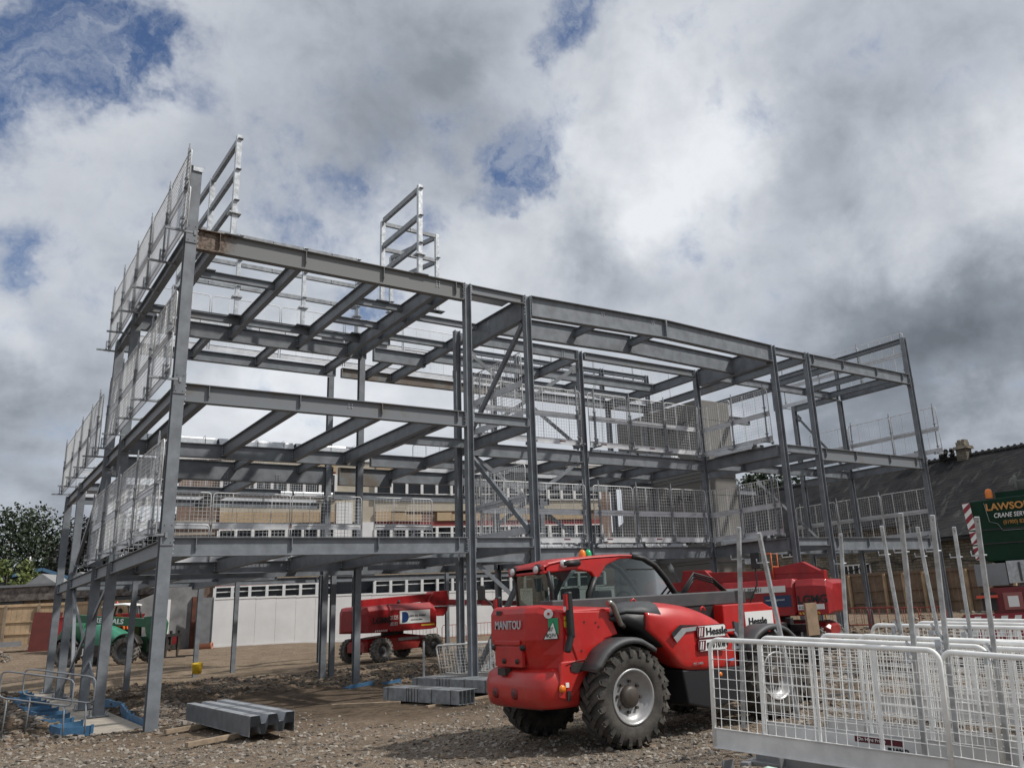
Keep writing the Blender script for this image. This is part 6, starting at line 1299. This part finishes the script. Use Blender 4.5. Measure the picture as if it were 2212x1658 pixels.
b = MB(); b.box((.55, -.13, 1.62), (.95, -.11, 2.0), mat('pinkish_locker', (.30, .10, .09), .6)); b.cbox((.75, -.135, 1.80), (.22, .01, .24), WHITEL); b.build('locker', ch)
b = MB(); b.box((.1, -.14, 1.62), (.40, -.11, 2.02), BLACK); b.build('black_panel', ch); b = MB(); b.box((1.25, -.14, 1.2), (2.1, -.11, 2.0), BLACK); b.box((1.25, -.15, 1.60), (2.0, -.14, 1.72), RIM); b.box((2.101, -.13, 1.3), (2.45, -.115, 1.95), DRED); b.build('black_panel', ch)
for z in (1.85, 1.62, 1.45): b = MB(); b.cbox((2.3, -.14, z), (.2, .01, .1), WHITEL); b.build('safety_label', ch)
b = MB()
for k in range(4): b.prism([(-.25+.28*k, 1.05), (-.11+.28*k, 1.05), (.03+.28*k, 1.50), (-.11+.28*k, 1.50)], 1, -.25, -.24, WHITEL)
b.box((-.35, -.24, 1.0), (1.0, -.2, 1.55), mat('chevron_red', (.25, .02, .03), .5)); b.build('rear_chevron', cr)
for x in (1.8, 3.4, 5.0): ag_wheel(cr, (x, .2, .95), .62, .45, -1, DRIM, RUBBER, 20, DRIM, .34)
b = MB(); b.box((.0, -.3, 1.9), (.45, -.2, 1.96), mat('orange_handle', (.6, .08, .04), .5)); b.build('rail', cr)

# ------------------------------------------------------------ stacked white barriers in the right foreground
def panel3(label, TL, TR, group, lean=0., Lb=2.6, strip=0):
    TL = Vector(TL); TR = Vector(TR); x = (TR-TL).normalized(); y = Vector((0, 0, 1)).cross(x).normalized(); y = (y+Vector((0, 0, lean))).normalized(); z = x.cross(y).normalized()
    k = (Lb, 'hi')
    if k not in BC: BC[k] = barrier_meshes(Lb, 1.13, WHITE, WHITET, True)
    o_ = TL-z*1.13
    t = thing('mesh_barrier', label, 'mesh barrier', (0, 0, 0), 0, group)
    t.matrix_world = Matrix(((x.x, y.x, z.x, o_.x), (x.y, y.y, z.y, o_.y), (x.z, y.z, z.z, o_.z), (0, 0, 0, 1)))
    for me_, nm in zip(BC[k], ('rail_frame', 'wire_mesh', 'toe_board')): q = obj_from(me_, nm, t)
    if strip:
        b = MB(); b.box((strip, -.008, .10), (strip+.52, -.0055, .165), MAROONL); s = b.build('label_strip', q)
        text('On Hire From', WHITEL, (strip+.03, -.010, .118), (1, 0, 0), (0, 0, 1), .034, 'lettering', s, 1.1); text('BRAND', BLACKL, (strip+.36, -.010, .04), (1, 0, 0), (0, 0, 1), .04, 'lettering', s, 1.15, bold=.03)
    return t
GP = 'white mesh barriers stored upright in the right foreground'
PANELS = [((3.128, -13.702, 1.835), (3.583, -16.258, 1.704), 0.0, 0, 'nearest white mesh barrier of the stack, in front of the telehandler wheel'), ((3.979, -13.689, 1.798), (4.482, -16.236, 1.666), 0.02, 1.1, 'second nearest white mesh barrier of the stack, with a maroon hire label'), ((3.876, -16.06, 1.673), (4.151, -18.64, 1.491), 0.0, 0, 'white mesh barrier overlapping the right end of the nearest one'), ((4.717, -16.043, 1.644), (5.061, -18.616, 1.507), 0.0, 0.25, 'white mesh barrier overlapping the right end of the second nearest, labelled'), ((4.808, -13.926, 1.772), (5.293, -16.477, 1.645), 0.0, 0, 'third white mesh barrier back in the stack'), ((6.571, -13.455, 1.791), (6.958, -16.024, 1.686), 0.03, 0, 'fourth white mesh barrier back, its rounded corner before the rubble'), ((7.439, -13.592, 1.77), (7.81, -16.164, 1.665), 0.0, 0, 'fifth white mesh barrier back in the stack'), ((8.182, -13.509, 1.769), (8.519, -16.085, 1.675), 0.0, 0, 'rearmost white mesh barrier of the stack, before the crane'), ((4.648, -14.59, 1.772), (4.969, -17.166, 1.625), 0.0, 0, 'white mesh barrier tucked between the second and third of the stack')]
for i, (TL, TR, ln, st_, lb) in enumerate(PANELS): panel3(lb, TL, TR, GP, ln, 2.6, st_)
def loose_post(label, p0, p1, w):
    p0 = Vector(p0); p1 = Vector(p1); t = thing('barrier_post', label, 'barrier post', (0, 0, 0), 0, 'galvanised posts standing in the right foreground')
    w = w*.8; b = MB(); b.bar(p1, p0, w, w, GALV, up=(1, .3, 0)); d = (p0-p1); nn = Vector((-.61, -.79, 0)); b.tube([p0-d*.02+nn*(w/2-.002), p0-d*.02+nn*(w/2+.002)], .012, BLACK, 8); b.build('upright', t)
    q = p1+d*.43; sd = Vector((.79, -.61, 0)); b = MB(); b.cbox(q-sd*.05, (.09, .05, .03), GALV); b.cbox(q-sd*.07-Vector((0, 0, .07)), (.10, .05, .03), GALV); b.bar(q-sd*.09-Vector((0, 0, .09)), q-sd*.09+Vector((0, 0, .04)), .014, .05, GALV, up=(0, 1, 0)); b.tube([q-sd*.02+Vector((0, 0, .03)), q-sd*.07+Vector((0, 0, .11))], .014, GALV, 6); b.build('clamp', t)
    q = p1+d*.84; b = MB(); b.tube([q-sd*.10+Vector((0, 0, .05)), q-sd*.10, q, q+sd*.05], .008, GALV, 6); b.build('hook', t)
    q = p1+d*.33; b = MB(); nn = Vector((.61, -.79, 0)); b.bar(q+Vector((-.61, -.79, 0))*(w/2+.002), q+d*.075+Vector((-.61, -.79, 0))*(w/2+.002), .025, .003, WHITEL, up=(-.61, -.79, 0)); b.build('post_label', t)
POSTS = [('vertical post standing before the right-hand gable column', (5.046, -14.277, 2.967), (5.266, -13.908, 0.708), 0.05), ('slim post second from left of the right-hand cluster', (5.626, -14.491, 3.048), (6.075, -14.277, 0.803), 0.05), ('thick tallest post in the middle of the right-hand cluster', (3.599, -16.059, 2.993), (3.983, -15.67, 0.652), 0.055), ('slim post right of the tallest one', (5.81, -14.877, 2.995), (6.267, -14.676, 0.749), 0.05), ('thick post just right of the last steel column', (3.949, -16.186, 2.962), (4.307, -15.841, 0.795), 0.055), ('slim post before the striped board of the crane', (5.982, -15.259, 2.957), (6.364, -14.999, 0.704), 0.05), ('thick rightmost post in front of the green crane', (4.209, -16.501, 2.915), (4.633, -16.158, 0.612), 0.055), ('leftmost upright post in front of the telehandler hood', (3.707, -13.81, 3.083), (3.955, -13.328, 0.773), 0.055), ('leaning post right of the leftmost one before the telehandler', (3.91, -13.939, 3.006), (4.568, -13.661, 0.821), 0.055)]
for lb, p0, p1, w in POSTS: loose_post(lb, p0, p1, w)
s = thing('stillage', 'grey steel stillage frame holding the white barriers, bottom right', 'stillage')
for (p0, p1, w_, h_) in (((3.45, -13.9, .50), (4.1, -16.6, .42), .10, .10), ((4.4, -13.3, .50), (5.6, -17.5, .40), .10, .10), ((3.3, -13.9, .50), (4.6, -13.5, .50), .10, .10), ((3.9, -16.0, .42), (5.4, -15.6, .42), .10, .10)):
    b = MB(); b.bar(p0, p1, w_, h_, GREYP); b.build('base_rail', s, .008)
for (x, y) in ((3.05, -13.9), (3.5, -14.3), (5.0, -14.0)):
    b = MB(); b.bar((x, y, .25), (x, y, .52), .10, .10, GREYP, up=(0, 1, 0)); b.cbox((x, y, .52), (.16, .02, .18), GREYP); b.build('foot', s)
b = MB(); b.box((3.5, -15.3, .30), (4.3, -13.9, .62), GREYP); b.build('infill_plate', s)
# tilted barrier and stubs at centre, beside the paired columns
k = panel3('mesh barrier leaning back beside the foot of the paired middle columns', (8.9, 4.3, 1.25), (10.4, 2.2, 1.28), 'loose mesh barriers by the middle columns', .35)
k = panel3('second mesh barrier overlapping behind the leaning one at the middle columns', (9.3, 4.6, 1.27), (11.3, 2.6, 1.28), 'loose mesh barriers by the middle columns', .3)
for i, (x, y) in enumerate(((7.95, 3.2), (8.9, .9), (9.4, 1.2))):
    b = MB(); b.bar((x, y, .2), (x, y, 1.45), .05, .05, GALV, up=(0, 1, 0)); b.cbox((x, y, .22), (.2, .2, .02), GALV); o = b.build('edge_post'); tag(o, '%s short galvanised post from the left by the middle purlin packs' % ORD[i], 'post', 'short posts by the purlin packs')
b = MB(); b.add([(0, 0, 0), (.22, .05, .02), (.25, .16, .0), (.03, .12, .03), (.12, .09, .05)], [(0, 1, 4), (1, 2, 4), (2, 3, 4), (3, 0, 4)], mat('pale_mint_plastic', (.45, .60, .52), .4)); o = b.build('plastic_scrap'); o.location = (3.1, -14.4, .52); tag(o, 'pale green scrap of plastic on the gravel below the nearest white barrier', 'litter')
